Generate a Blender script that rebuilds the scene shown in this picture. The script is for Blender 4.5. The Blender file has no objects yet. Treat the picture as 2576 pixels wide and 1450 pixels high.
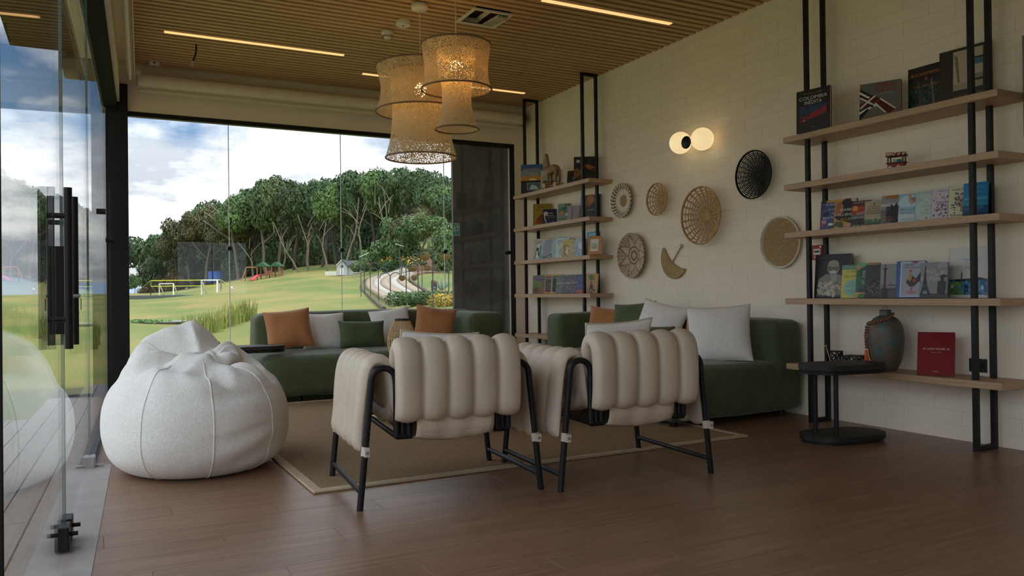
import bpy, math, random
import numpy as np
from mathutils import Vector, Matrix, noise
random.seed(7); rng = np.random.default_rng(7)
SC = bpy.context.scene; COL = SC.collection
R = math.radians

# ------------------------------------------------------------------ camera
YAW, PIT, ROL = R(27.78), R(.36), R(-.69)
_f = Vector((math.sin(YAW)*math.cos(PIT), math.cos(YAW)*math.cos(PIT), math.sin(PIT)))
_r = Vector((math.cos(YAW), -math.sin(YAW), 0)); _u = _r.cross(_f)
_r2 = _r*math.cos(ROL)+_u*math.sin(ROL); _u2 = _u*math.cos(ROL)-_r*math.sin(ROL)
cd = bpy.data.cameras.new('camera'); cam = bpy.data.objects.new('camera', cd); COL.objects.link(cam)
cd.sensor_width = 36; cd.lens = 36*2000/2576; cd.clip_start = .05; cd.clip_end = 6000
cam.matrix_world = Matrix(((_r2.x,_u2.x,-_f.x,0),(_r2.y,_u2.y,-_f.y,0),(_r2.z,_u2.z,-_f.z,1.05),(0,0,0,1)))
SC.camera = cam

# ------------------------------------------------------------------ sky: broken cloud over blue
SKY_STRENGTH = .85
wd = bpy.data.worlds.new('sky'); SC.world = wd; wd.use_nodes = True
nt = wd.node_tree; nt.nodes.clear()
def N(t, **k):
    n = nt.nodes.new(t)
    for a, b in k.items(): setattr(n, a, b)
    return n
tc = N('ShaderNodeTexCoord'); sep = N('ShaderNodeSeparateXYZ'); nt.links.new(tc.outputs['Generated'], sep.inputs[0])
zz = N('ShaderNodeMath', operation='ADD'); nt.links.new(sep.outputs[2], zz.inputs[0]); zz.inputs[1].default_value = .32
dv = N('ShaderNodeVectorMath', operation='DIVIDE'); cz = N('ShaderNodeCombineXYZ')
for i in range(3): nt.links.new(zz.outputs[0], cz.inputs[i])
nt.links.new(tc.outputs['Generated'], dv.inputs[0]); nt.links.new(cz.outputs[0], dv.inputs[1])
mp = N('ShaderNodeMapping'); nt.links.new(dv.outputs[0], mp.inputs[0]); mp.inputs[1].default_value = (12.4, 1.7, 0)
n1 = N('ShaderNodeTexNoise'); n1.inputs['Scale'].default_value = 1.5; n1.inputs['Detail'].default_value = 9; n1.inputs['Roughness'].default_value = .55
n2 = N('ShaderNodeTexNoise'); n2.inputs['Scale'].default_value = 3.4; n2.inputs['Detail'].default_value = 8; n2.inputs['Roughness'].default_value = .6
nt.links.new(mp.outputs[0], n1.inputs['Vector']); nt.links.new(mp.outputs[0], n2.inputs['Vector'])
cov = N('ShaderNodeMapRange'); nt.links.new(n1.outputs[0], cov.inputs[0]); cov.inputs[1].default_value = .40; cov.inputs[2].default_value = .50
# cloud cover thickens towards the horizon
low = N('ShaderNodeMapRange'); nt.links.new(sep.outputs[2], low.inputs[0]); low.inputs[1].default_value = .16; low.inputs[2].default_value = .09
mx = N('ShaderNodeMath', operation='MAXIMUM'); nt.links.new(cov.outputs[0], mx.inputs[0]); nt.links.new(low.outputs[0], mx.inputs[1])
blue = N('ShaderNodeValToRGB'); nt.links.new(sep.outputs[2], blue.inputs[0])
e = blue.color_ramp.elements; e[0].position = 0; e[0].color = (.22,.30,.40,1); e[1].position = .25; e[1].color = (.045,.10,.185,1)
cl = N('ShaderNodeValToRGB'); nt.links.new(n2.outputs[0], cl.inputs[0])
e = cl.color_ramp.elements; e[0].position = .42; e[0].color = (.275,.295,.325,1); e[1].position = .64; e[1].color = (.64,.64,.64,1)
mixc = N('ShaderNodeMixRGB'); nt.links.new(mx.outputs[0], mixc.inputs[0]); nt.links.new(blue.outputs[0], mixc.inputs[1]); nt.links.new(cl.outputs[0], mixc.inputs[2])
# overcast skies brighten towards the zenith (as in the CIE overcast sky)
zc = N('ShaderNodeMapRange'); nt.links.new(sep.outputs[2], zc.inputs[0]); zc.inputs[1].default_value = 0; zc.inputs[2].default_value = 1; zc.inputs[3].default_value = 1; zc.inputs[4].default_value = 4
st_ = N('ShaderNodeMath', operation='MULTIPLY'); nt.links.new(zc.outputs[0], st_.inputs[0]); st_.inputs[1].default_value = SKY_STRENGTH
bg = N('ShaderNodeBackground'); nt.links.new(mixc.outputs[0], bg.inputs[0]); nt.links.new(st_.outputs[0], bg.inputs[1])
wo = N('ShaderNodeOutputWorld'); nt.links.new(bg.outputs[0], wo.inputs[0])

# ------------------------------------------------------------------ veiled sun from behind the house
sl = bpy.data.lights.new('sun', 'SUN'); sl.energy = 1.2; sl.angle = R(8); sl.color = (1,.95,.86)
sun = bpy.data.objects.new('sun', sl); COL.objects.link(sun)
sun.rotation_euler = Vector((.62,-.35,1)).to_track_quat('Z','Y').to_euler()

VS = SC.view_settings; VS.view_transform = 'Standard'; VS.look = 'None'; VS.exposure = 1.25; VS.gamma = 1; VS.use_curve_mapping = False
SC.cycles.use_denoising = True
SC.cycles.max_bounces = 10; SC.cycles.diffuse_bounces = 6; SC.cycles.transparent_max_bounces = 20
SC.cycles.sample_clamp_indirect = 6

# ================================================================== helpers
def s2l(c): return c/12.92 if c <= .04045 else ((c+.055)/1.055)**2.4
def hexc(h): return tuple(s2l(int(h[i:i+2],16)/255) for i in (0,2,4))
MATS = {}
def mat(name, col, rough=.6, metal=0, var=0, vscale=8, stretch=None, bump=0, bscale=60, sheen=0, emit=None, estr=0, col2=None, spec=.5, objvar=0, coat=0, btype='NOISE', detail=4, coord='Object'):
    if name in MATS: return MATS[name]
    m = bpy.data.materials.new(name); m.use_nodes = True; MATS[name] = m
    t = m.node_tree; b = t.nodes['Principled BSDF']
    if isinstance(col, str): col = hexc(col)
    if isinstance(col2, str): col2 = hexc(col2)
    b.inputs['Base Color'].default_value = (*col,1); b.inputs['Roughness'].default_value = rough; b.inputs['Metallic'].default_value = metal
    b.inputs['Specular IOR Level'].default_value = spec; b.inputs['Coat Weight'].default_value = coat
    if sheen: b.inputs['Sheen Weight'].default_value = sheen; b.inputs['Sheen Roughness'].default_value = .5
    if emit: b.inputs['Emission Color'].default_value = (*emit,1); b.inputs['Emission Strength'].default_value = estr
    L = t.links.new
    tcn = t.nodes.new('ShaderNodeTexCoord'); vec = tcn.outputs[coord]
    if objvar or var:
        oi = t.nodes.new('ShaderNodeObjectInfo'); ad = t.nodes.new('ShaderNodeVectorMath'); ad.operation = 'ADD'
        ml = t.nodes.new('ShaderNodeVectorMath'); ml.operation = 'SCALE'; ml.inputs['Scale'].default_value = 37.
        cx = t.nodes.new('ShaderNodeCombineXYZ'); L(oi.outputs['Random'], cx.inputs[0]); L(oi.outputs['Random'], cx.inputs[1]); L(cx.outputs[0], ml.inputs[0])
        L(vec, ad.inputs[0]); L(ml.outputs[0], ad.inputs[1]); vec = ad.outputs[0]
    if stretch:
        mpn = t.nodes.new('ShaderNodeMapping'); mpn.inputs['Scale'].default_value = stretch; L(vec, mpn.inputs[0]); svec = mpn.outputs[0]
    else: svec = vec
    if var or col2:
        nz = t.nodes.new('ShaderNodeTexNoise'); nz.inputs['Scale'].default_value = vscale; nz.inputs['Detail'].default_value = detail; L(svec, nz.inputs['Vector'])
        rp = t.nodes.new('ShaderNodeValToRGB'); L(nz.outputs[0], rp.inputs[0]); el = rp.color_ramp.elements
        c2 = col2 or tuple(c*(1-var) for c in col); c1 = col if col2 else tuple(min(1,c*(1+var)) for c in col)
        el[0].position = .33; el[0].color = (*c2,1); el[1].position = .67; el[1].color = (*c1,1); out = rp.outputs[0]
        if objvar:
            hs = t.nodes.new('ShaderNodeHueSaturation'); mr = t.nodes.new('ShaderNodeMapRange'); L(oi.outputs['Random'], mr.inputs[0])
            mr.inputs[3].default_value = 1-objvar; mr.inputs[4].default_value = 1+objvar; L(mr.outputs[0], hs.inputs['Value']); L(out, hs.inputs['Color']); out = hs.outputs[0]
        L(out, b.inputs['Base Color'])
    if bump:
        if btype == 'WAVE':
            bz = t.nodes.new('ShaderNodeTexWave'); bz.inputs['Scale'].default_value = bscale; bz.inputs['Distortion'].default_value = 3; bz.inputs['Detail'].default_value = 2
        elif btype == 'VORONOI':
            bz = t.nodes.new('ShaderNodeTexVoronoi'); bz.inputs['Scale'].default_value = bscale
        else:
            bz = t.nodes.new('ShaderNodeTexNoise'); bz.inputs['Scale'].default_value = bscale; bz.inputs['Detail'].default_value = 5
        L(svec, bz.inputs['Vector']); bp = t.nodes.new('ShaderNodeBump'); bp.inputs['Strength'].default_value = bump; bp.inputs['Distance'].default_value = .01
        L(bz.outputs[0], bp.inputs['Height']); L(bp.outputs[0], b.inputs['Normal'])
    return m
def flat(h, rough=.5):
    return mat('print_'+h, h, rough)
def glass_mat(name, tint=(.985,.995,.992)):
    m = bpy.data.materials.new(name); m.use_nodes = True; t = m.node_tree; t.nodes.clear(); L = t.links.new
    o = t.nodes.new('ShaderNodeOutputMaterial'); mx = t.nodes.new('ShaderNodeMixShader'); tr = t.nodes.new('ShaderNodeBsdfTransparent'); gl = t.nodes.new('ShaderNodeBsdfGlossy')
    tr.inputs[0].default_value = (*tint,1); gl.inputs['Roughness'].default_value = 0
    lw = t.nodes.new('ShaderNodeLayerWeight'); lw.inputs[0].default_value = .5
    pw = t.nodes.new('ShaderNodeMath'); pw.operation = 'POWER'; pw.inputs[1].default_value = 5; L(lw.outputs['Facing'], pw.inputs[0])
    ma = t.nodes.new('ShaderNodeMath'); ma.operation = 'MULTIPLY_ADD'; ma.inputs[1].default_value = .62; ma.inputs[2].default_value = .036; L(pw.outputs[0], ma.inputs[0])
    L(ma.outputs[0], mx.inputs[0]); L(tr.outputs[0], mx.inputs[1]); L(gl.outputs[0], mx.inputs[2]); L(mx.outputs[0], o.inputs[0])
    MATS[name] = m; return m

class MB:
    def __init__(s): s.v=[]; s.f=[]; s.m=[]; s.s=[]
    def add(s, vs, fs, mi=0, smooth=False):
        o = len(s.v); s.v += [tuple(v) for v in vs]
        for i, f in enumerate(fs):
            s.f.append(tuple(o+k for k in f)); s.m.append(mi[i] if isinstance(mi, list) else mi); s.s.append(smooth)
        return s
    def box(s, x0,x1,y0,y1,z0,z1, mi=0):
        return s.add([(x0,y0,z0),(x1,y0,z0),(x1,y1,z0),(x0,y1,z0),(x0,y0,z1),(x1,y0,z1),(x1,y1,z1),(x0,y1,z1)],
            [(0,3,2,1),(4,5,6,7),(0,1,5,4),(1,2,6,5),(2,3,7,6),(3,0,4,7)], mi)
    def cbox(s, x0,x1,y0,y1,z0,z1, c=.004, mi=0):
        # box with chamfered edges
        X=(x0,x1);Y=(y0,y1);Z=(z0,z1); vs=[]; idx={}
        for i in (0,1):
            for j in (0,1):
                for k in (0,1):
                    sx,sy,sz=(1,-1)[i],(1,-1)[j],(1,-1)[k]
                    for a,(dx,dy,dz) in enumerate(((0,1,1),(1,0,1),(1,1,0))):
                        idx[i,j,k,a]=len(vs); vs.append((X[i]+sx*c*dx,Y[j]+sy*c*dy,Z[k]+sz*c*dz))
        fs=[]; g=lambda i,j,k,a: idx[i,j,k,a]
        for i in (0,1): q=[g(i,0,0,0),g(i,1,0,0),g(i,1,1,0),g(i,0,1,0)]; fs.append(q if i else q[::-1])
        for j in (0,1): q=[g(0,j,0,1),g(0,j,1,1),g(1,j,1,1),g(1,j,0,1)]; fs.append(q if j else q[::-1])
        for k in (0,1): q=[g(0,0,k,2),g(1,0,k,2),g(1,1,k,2),g(0,1,k,2)]; fs.append(q if k else q[::-1])
        for i in (0,1):
            for j in (0,1): fs.append([g(i,j,0,0),g(i,j,1,0),g(i,j,1,1),g(i,j,0,1)])
        for i in (0,1):
            for k in (0,1): fs.append([g(i,0,k,0),g(i,1,k,0),g(i,1,k,2),g(i,0,k,2)])
        for j in (0,1):
            for k in (0,1): fs.append([g(0,j,k,1),g(1,j,k,1),g(1,j,k,2),g(0,j,k,2)])
        for i in (0,1):
            for j in (0,1):
                for k in (0,1): fs.append([g(i,j,k,0),g(i,j,k,1),g(i,j,k,2)])
        return s.add(vs, fs, mi)
    def tube(s, pts, r, n=8, mi=0, closed=False, caps=True, smooth=True):
        P=[Vector(p) for p in pts]; K=len(P); rs=r if isinstance(r,(list,tuple)) else [r]*K
        T=[]
        for i in range(K):
            a=P[(i-1)%K] if (closed or i>0) else P[i]; b=P[(i+1)%K] if (closed or i<K-1) else P[i]
            d=(b-a); T.append(d.normalized() if d.length>1e-9 else Vector((0,0,1)))
        up=Vector((0,0,1)) if abs(T[0].z)<.9 else Vector((1,0,0))
        nrm=(up-T[0]*up.dot(T[0])).normalized(); vs=[]
        for i in range(K):
            nrm=nrm-T[i]*nrm.dot(T[i]); nrm=nrm.normalized() if nrm.length>1e-6 else T[i].orthogonal().normalized(); bi=T[i].cross(nrm)
            for k in range(n):
                a=2*math.pi*k/n; vs.append(P[i]+(nrm*math.cos(a)+bi*math.sin(a))*rs[i])
        fs=[]
        for i in range(K if closed else K-1):
            for k in range(n):
                a=i*n+k; b=i*n+(k+1)%n; c=((i+1)%K)*n+(k+1)%n; d=((i+1)%K)*n+k; fs.append((a,b,c,d))
        s.add(vs,fs,mi,smooth)
        if caps and not closed:
            s.add(vs[:n],[tuple(range(n))[::-1]],mi); s.add(vs[-n:],[tuple(range(n))],mi)
        return s
    def lathe(s, prof, n=24, c=(0,0,0), mi=0, smooth=True, cap=True):
        vs=[(c[0]+r*math.cos(2*math.pi*k/n), c[1]+r*math.sin(2*math.pi*k/n), c[2]+z) for r,z in prof for k in range(n)]
        fs=[(i*n+k,i*n+(k+1)%n,(i+1)*n+(k+1)%n,(i+1)*n+k) for i in range(len(prof)-1) for k in range(n)]
        s.add(vs,fs,mi,smooth)
        if cap:
            if prof[0][0]>1e-5: s.add(vs[:n],[tuple(range(n))[::-1]],mi)
            if prof[-1][0]>1e-5: s.add(vs[-n:],[tuple(range(n))],mi)
        return s
    def sphere(s, c, r, nu=16, nv=10, mi=0):
        rx,ry,rz = r if isinstance(r,(tuple,list)) else (r,r,r)
        vs=[(c[0],c[1],c[2]-rz)]+[(c[0]+rx*math.sin(math.pi*j/nv)*math.cos(2*math.pi*i/nu),c[1]+ry*math.sin(math.pi*j/nv)*math.sin(2*math.pi*i/nu),c[2]-rz*math.cos(math.pi*j/nv)) for j in range(1,nv) for i in range(nu)]+[(c[0],c[1],c[2]+rz)]
        fs=[(0,1+(i+1)%nu,1+i) for i in range(nu)]
        for j in range(nv-2):
            for i in range(nu): a=1+j*nu; fs.append((a+i,a+(i+1)%nu,a+nu+(i+1)%nu,a+nu+i))
        l=len(vs)-1; a=1+(nv-2)*nu; fs+=[(l,a+i,a+(i+1)%nu) for i in range(nu)]
        return s.add(vs,fs,mi,True)
    def grid(s, nu, nv, fn, mi=0, wu=False, wv=False, smooth=True):
        vs=[fn(i/(nu if wu else nu-1), j/(nv if wv else nv-1)) for j in range(nv) for i in range(nu)]
        fs=[(j*nu+i, j*nu+(i+1)%nu, ((j+1)%nv)*nu+(i+1)%nu, ((j+1)%nv)*nu+i) for j in range(nv if wv else nv-1) for i in range(nu if wu else nu-1)]
        return s.add(vs,fs,mi,smooth)
    def softbox(s, x0,x1,y0,y1,z0,z1, r=.06, bulge=.015, n=14, mi=0, wob=.004):
        h=Vector(((x1-x0)/2,(y1-y0)/2,(z1-z0)/2)); c=Vector(((x0+x1)/2,(y0+y1)/2,(z0+z1)/2)); r=min(r,h.x*.95,h.y*.95,h.z*.95)
        ts=[]
        for i in range(n+1):
            t=-1+2*i/n; ts.append(math.copysign(abs(t)**.55,t) if t else 0)
        vs=[];fs=[]
        for ax in range(3):
            for sg in (-1,1):
                o=len(vs); a1,a2=(ax+1)%3,(ax+2)%3
                for j in ts:
                    for i in ts:
                        p=[0,0,0]; p[ax]=sg; p[a1]=i; p[a2]=j
                        q=Vector((p[0]*h.x,p[1]*h.y,p[2]*h.z)); inn=Vector([max(-(h[k]-r),min(h[k]-r,q[k])) for k in range(3)])
                        dl=q-inn; d=dl.normalized() if dl.length>1e-9 else Vector((0,0,0)); q2=inn+d*r
                        bl=bulge*(1-p[a1]**2)*(1-p[a2]**2); q2[ax]+=sg*bl
                        q2+=d*noise.noise((q2+c)*3.1)*wob*2
                        vs.append(q2+c)
                for j in range(n):
                    for i in range(n):
                        f=(o+j*(n+1)+i,o+j*(n+1)+i+1,o+(j+1)*(n+1)+i+1,o+(j+1)*(n+1)+i); fs.append(f if sg>0 else f[::-1])
        # weld shared borders
        key={};rm=[];nv=[]
        for v in vs:
            k=(round(v.x,4),round(v.y,4),round(v.z,4))
            if k not in key: key[k]=len(nv); nv.append(v)
            rm.append(key[k])
        f2=[]
        for f in fs:
            g=[];[g.append(rm[k]) for k in f if rm[k] not in g]
            if len(g)>2: f2.append(tuple(g))
        return s.add(nv,f2,mi,True)
    def prism(s, poly, z0, z1, mi=0):
        n=len(poly); vs=[(x,y,z0) for x,y in poly]+[(x,y,z1) for x,y in poly]
        return s.add(vs,[tuple(range(n))[::-1],tuple(range(n,2*n))]+[(i,(i+1)%n,n+(i+1)%n,n+i) for i in range(n)],mi)
    def mesh(s, name, mats):
        me=bpy.data.meshes.new(name); me.from_pydata(s.v,[],s.f)
        for m in (mats if isinstance(mats,(list,tuple)) else [mats]): me.materials.append(m)
        me.polygons.foreach_set('material_index', s.m); me.polygons.foreach_set('use_smooth', s.s); me.update(); return me
    def build(s, name, mats, parent=None, loc=None, rot=None):
        return link(name, s.mesh(name, mats), parent, loc, rot)
def link(name, data, parent=None, loc=None, rot=None):
    o=bpy.data.objects.new(name, data); COL.objects.link(o)
    if parent: o.parent=parent
    if loc: o.location=loc
    if rot: o.rotation_euler=rot
    return o
def thing(name, label, cat, loc=(0,0,0), rz=0, group=None):
    o=link(name, None, None, loc, (0,0,rz)); o.empty_display_size=.1; return tag(o,label,cat,group)
def tag(o, label, cat, group=None, kind=None):
    o['label']=label; o['category']=cat
    if group: o['group']=group
    if kind: o['kind']=kind
    return o
def struct(o, label=None):
    o['kind']='structure'
    if label: o['label']=label
    return o
def copy_tree(o, parent=None):
    c=o.copy(); COL.objects.link(c); c.parent=parent
    for ch in o.children: copy_tree(ch, c)
    return c
def arc(c, r, a0, a1, n, plane='xz'):
    out=[]
    for i in range(n+1):
        a=a0+(a1-a0)*i/n; p=[c[0],c[1],c[2]]
        k={'xz':(0,2),'xy':(0,1),'yz':(1,2)}[plane]; p[k[0]]+=r*math.cos(a); p[k[1]]+=r*math.sin(a); out.append(tuple(p))
    return out
def smooth_path(pts, n=8):
    # Catmull-Rom through the points
    P=[Vector(p) for p in pts]; out=[]
    for i in range(len(P)-1):
        p0=P[max(i-1,0)];p1=P[i];p2=P[i+1];p3=P[min(i+2,len(P)-1)]
        for k in range(n):
            t=k/n; out.append(.5*((2*p1)+(p2-p0)*t+(2*p0-5*p1+4*p2-p3)*t*t+(3*p1-p0-3*p2+p3)*t**3))
    out.append(P[-1]); return out

# ------------------------------------------------------------------ materials
M = {}
M['wall'] = mat('cream_paint', (.885,.795,.665), .75, var=.03, vscale=3, bump=.08, bscale=90)
M['wallgrey'] = mat('dark_exterior_render', (.125,.12,.117), .7, var=.25, vscale=3, bump=.1, bscale=40)
M['floor'] = mat('brown_plank', (.275,.155,.092), .36, col2=(.185,.100,.058), vscale=5, stretch=(.35,7,1), bump=.06, bscale=30, objvar=.08, detail=8)
M['joint'] = mat('dark_joint', (.035,.022,.015), .8)
M['slat'] = mat('tan_slat', (.62,.39,.20), .55, col2=(.50,.31,.15), vscale=4, stretch=(.4,12,12), objvar=.06)
M['ceilback'] = mat('dark_ceiling_back', (.028,.018,.010), .9)
M['black'] = mat('black_metal', (.010,.010,.011), .45, var=.2, spec=.3)
M['track'] = mat('matt_black_track', (.010,.010,.010), .85, spec=.15)
M['blackm'] = mat('matt_black_wood', (.013,.0125,.012), .55, var=.2, bump=.1, bscale=80)
M['steel'] = mat('brushed_steel', (.45,.45,.44), .35, metal=.9)
M['glass'] = glass_mat('clear_glass')
M['white'] = mat('white_plastic', (.68,.65,.58), .5)
M['blind'] = mat('cream_blind', (.80,.72,.58), .7, var=.03)
M['velvet'] = mat('green_velvet', (.082,.108,.046), .85, col2=(.06,.08,.033), vscale=7, sheen=.22, bump=.12, bscale=140)
M['velvet2'] = mat('green_velvet_cushion', (.085,.115,.05), .85, col2=(.065,.09,.037), vscale=6, sheen=.2, bump=.1, bscale=120)
M['rust'] = mat('rust_velvet', (.50,.21,.07), .8, col2=(.38,.155,.05), vscale=5, sheen=.4, bump=.08, bscale=120)
M['boucle'] = mat('white_boucle', (.90,.885,.85), .95, col2=(.78,.765,.73), vscale=90, sheen=.25, bump=.35, bscale=160)
M['bean'] = mat('white_teddy', (.90,.88,.84), .95, col2=(.81,.79,.75), vscale=70, sheen=.25, bump=.4, bscale=120)
M['leather'] = mat('beige_leather', (.60,.505,.40), .5, var=.06, vscale=4, bump=.12, bscale=25)
M['piping'] = mat('beige_piping', (.60,.52,.43), .6)
M['sisal'] = mat('sisal', (.40,.27,.14), .95, col2=(.20,.125,.06), vscale=130, stretch=(1,1.6,1), bump=.9, bscale=110, detail=2)
M['sisalb'] = mat('tan_binding', (.50,.40,.27), .85, bump=.3, bscale=200, var=.08)
M['shelf'] = mat('oak_laminate', (.54,.36,.225), .5, col2=(.42,.275,.165), vscale=6, stretch=(14,.5,14))
M['oak'] = mat('light_oak', (.50,.31,.16), .5, col2=(.42,.25,.12), vscale=6, stretch=(.6,10,10))
M['rattan'] = mat('rattan', (.53,.32,.145), .6, var=.25, vscale=20)
M['rope'] = mat('seagrass', (.54,.38,.19), .85, col2=(.36,.24,.105), vscale=60, bump=.5, bscale=120)
M['cream'] = mat('cream_straw', (.78,.72,.62), .8, var=.1, vscale=40, bump=.4, bscale=120)
M['brownstraw'] = mat('brown_straw', (.22,.14,.075), .8, var=.15, vscale=40, bump=.4, bscale=120)
M['bamboo'] = mat('bamboo', (.55,.36,.16), .5, var=.15, vscale=20)
M['pages'] = mat('paper_pages', (.68,.64,.56), .8, var=.05, vscale=60, stretch=(1,60,1))
# ================================================================== the room
W, B, CZ = 5.27, 9.6, 3.6          # right wall, back glazing, ceiling
def wx(y): return -.312+.0492*y    # left glazing line
TH = math.atan(.0492)

# floor: slab + separate planks running across the room
fl = struct(MB().prism([(wx(-6.2)-.06,-6.2),(5.5,-6.2),(5.5,9.75),(wx(9.75)-.06,9.75)],-.3,-.012).build('floor', M['joint']), 'brown wooden plank floor')
PW, PL = .2, 1.22; plank_me = MB().cbox(0,PL-.0012,0,PW-.0012,-.012,0,.0007).mesh('plank', M['floor'])
halves = {}
row = 0; y = 1.75
while y < B-.02:
    x0 = wx(y)-.02; off = (row*.47) % PL; x = x0-off
    while x < W:
        a, b = max(x,x0), min(x+PL, W)
        if b-a > .03:
            if b-a > PL-.001: me = plank_me
            else: me = MB().cbox(0,b-a-.0012,0,min(PW,B-y)-.0012,-.012,0,.0007).mesh('plank', M['floor'])
            link('plank', me, fl, (a,y,0))
        x += PL
    y += PW; row += 1
MB().prism([(wx(-6)-.03,-6),(W,-6),(W,1.75),(wx(1.75)-.03,1.75)],-.012,0).build('plank_field', M['floor'], fl)['kind'] = 'stuff'

# ceiling: dark backing + slats
ce = struct(MB().box(-.75,5.45,-6.2,9.75,3.70,3.78).build('ceiling', M['ceilback']), 'ceiling of tan wooden slats over a dark gap')
SX0, SX1 = .36, W
LED = [(8.2,.62,2.36),(8.8,2.75,4.86),(5.93,3.46,4.86),(5.93,.62,2.0)]
for k in range(150):
    yy = 9.50-.0996*k-.058
    for a_,b_ in (((wx(yy)+.258,3.025),(3.375,SX1)) if 6.32<yy<6.73 else ((wx(yy)+.258,SX1),)):
        MB().cbox(a_,b_,0,.058,3.585,3.64,.002).build('slat', M['slat'], ce, (0,yy,0))
    if yy < -5.5: break
# ceiling fascia on the left of the slats
MB().box(-.25,.256,-6,9.56,3.60,3.70).box(.236,.256,-6,9.5,3.575,3.60).build('edge_trim', M['blind'], ce, (-.312,0,0), (0,0,-TH))

# linear ceiling lights sit between two slats
mled = mat('warm_led', (1,.75,.45), .5, emit=(1,.55,.21), estr=.46)
for i,(yy,a,b) in enumerate(LED):
    k = round((9.50-yy)/.0996); ly = 9.50-.0996*k
    t = thing('linear_light', ['warm linear ceiling light above the window end of the room','warm linear ceiling light running behind the woven pendants','warm linear ceiling light beside the ceiling vent','warm linear ceiling light above the glass door'][i], 'ceiling light', ((a+b)/2, ly+.021, 3.585))
    MB().box(-(b-a)/2,(b-a)/2,-.026,.026,-.006,.0).build('diffuser', mled, t)
    MB().box(-(b-a)/2-.01,(b-a)/2+.01,-.0205,.0205,.0,.055).build('housing', M['white'], t)

# right wall: painted brick
wr = struct(MB().box(W+.002,W+.25,-6.2,B+.15,-.1,3.75).build('wall_right', M['wall']), 'cream painted brick wall')
BL, BH = .40, .10
bme = MB().cbox(0,.006,0,BL-.0012,0,BH-.0012,.0006).mesh('brick', M['wall'])
stuffb = MB(); nrow = int(3.62/BH)+1
for r_ in range(nrow):
    yy = -2.0-(r_%2)*BL/2
    while yy < B:
        z0 = r_*BH; z1 = min(z0+BH, 3.66)
        jit = .0005*random.random()
        if 4.75 < yy+BL/2 < 7.55 and z1-z0 > .09: link('brick', bme, wr, (W-.001-jit,yy,z0))
        else: stuffb.box(W-.001-jit, W+.005, yy, min(yy+BL-.0012,B), z0, z1-.0012)
        yy += BL
o = stuffb.build('brickwork', M['wall'], wr); o['kind'] = 'stuff'

# back: soffit, strip of wall by the rack, glazing
wb = struct(MB().box(.1,W+.1,B-.02,B+.16,3.075,3.72).box(5.10,W+.1,B-.03,B+.16,-.1,3.08).build('wall_back', M['wall']), 'cream soffit wall above the window')
w1 = struct(thing('window_1','frameless window wall of tall glass panes','window',(0,B,0)))
del w1['category']
MB().cbox(.15,5.11,-.03,.05,3.03,3.08,.003).build('top_rail', M['black'], w1)
MB().cbox(5.065,5.105,-.03,.05,0,3.03,.003).build('side_rail', M['black'], w1)
MB().cbox(.2,5.08,-.02,.04,0,.03,.003).build('bottom_rail', M['black'], w1)
jx = [.33,1.39,2.70,4.07,5.07]
for a,b in zip(jx,jx[1:]):
    MB().box(a+.004,b-.004,0,.012,.03,3.03).build('pane', M['glass'], w1)
sil = mat('clear_silicone', (.75,.78,.78), .4)
for x in jx[1:-1]:
    MB().box(x-.004,x+.004,0,.012,.03,3.03).build('silicone_joint', sil, w1)
for x in jx[1:]:
    MB().tube([(x if x<5 else 5.01,-.03,1.60),(x if x<5 else 5.01,.045,1.60)],.026,16).build('disc_fitting', M['black'], w1)
MB().tube([(5.01,-.01,1.60),(5.06,-.01,1.60)],.008,8).build('fitting_arm', M['black'], w1)
col = struct(MB().cbox(.13,.345,B-.09,B+.12,0,3.36,.004).build('trim_1', M['black']), 'black steel corner post')

# emergency sign on the glass
t = thing('exit_sign','green emergency exit sign stuck to the window glass','sign',(4.23,B-.004,1.815))
gs = flat('58b09a'); gw = flat('eef5f2')
MB().box(-.052,.052,-.002,.003,0,.163).build('border', gw, t); MB().box(-.046,.046,-.003,.0,.007,.156).build('panel', gs, t)
fg = MB(); y0=-.0045
def flatpoly(mb, pts, y, mi=0):
    n=len(pts); mb.add([(x,y,z) for x,z in pts],[tuple(range(n))],mi)
flatpoly(fg,[(-.036,.04),(-.026,.04),(-.02,.075),(-.008,.06),(-.006,.035),(.0,.035),(-.0,.066),(-.012,.09),(-.012,.115),(-.024,.12),(-.036,.1),(-.038,.08),(-.033,.08),(-.03,.098),(-.027,.095)],y0)
fg.tube([(-.016,y0,.128),(-.016,y0+.001,.128)],.008,12)
for z in (.125,.1,.065): flatpoly(fg,[(.008,z),(.04,z),(.04,z+.014),(.008,z+.014)],y0)
fg.build('pictogram', gw, t)

# roller blinds
def blind(name,label,p0,p1,r):
    t=thing(name,label,'blind',p0); d=Vector(p1)-Vector(p0); L=d.length; t.rotation_euler=(0,0,math.atan2(d.y,d.x))
    MB().tube([(0,0,0),(L,0,0)],r,20).build('roller_tube', M['blind'], t)
    MB().cbox(0,L,-.018,.008,-r-.05,-r-.03,.003).box(0,L,r*.9-.003,r*.9,-r-.05,.0).build('fabric', M['blind'], t)
    for x in (-.012,L): MB().tube([(x,0,0),(x+.012,0,0)],r*1.12,20).box(x,x+.012,0,r+.05,-r*.5,r*.5).build('bracket', M['black'] if x>0 else M['white'], t)
blind('roller_blind','long cream roller blind across the window soffit',(.45,9.44,3.40),(5.17,9.44,3.40),.075)
blind('roller_blind','cream roller blind rolled up above the glass door',(wx(9.24)+.225,9.24,3.43),(wx(-4)+.225,-4,3.43),.042)
MB().tube([(5.215,9.43,3.38),(5.215,9.43,1.2)],.003,6).build('pull_cord', M['white'], bpy.data.objects['roller_blind'], (-.45,-9.44,-3.40))

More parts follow.
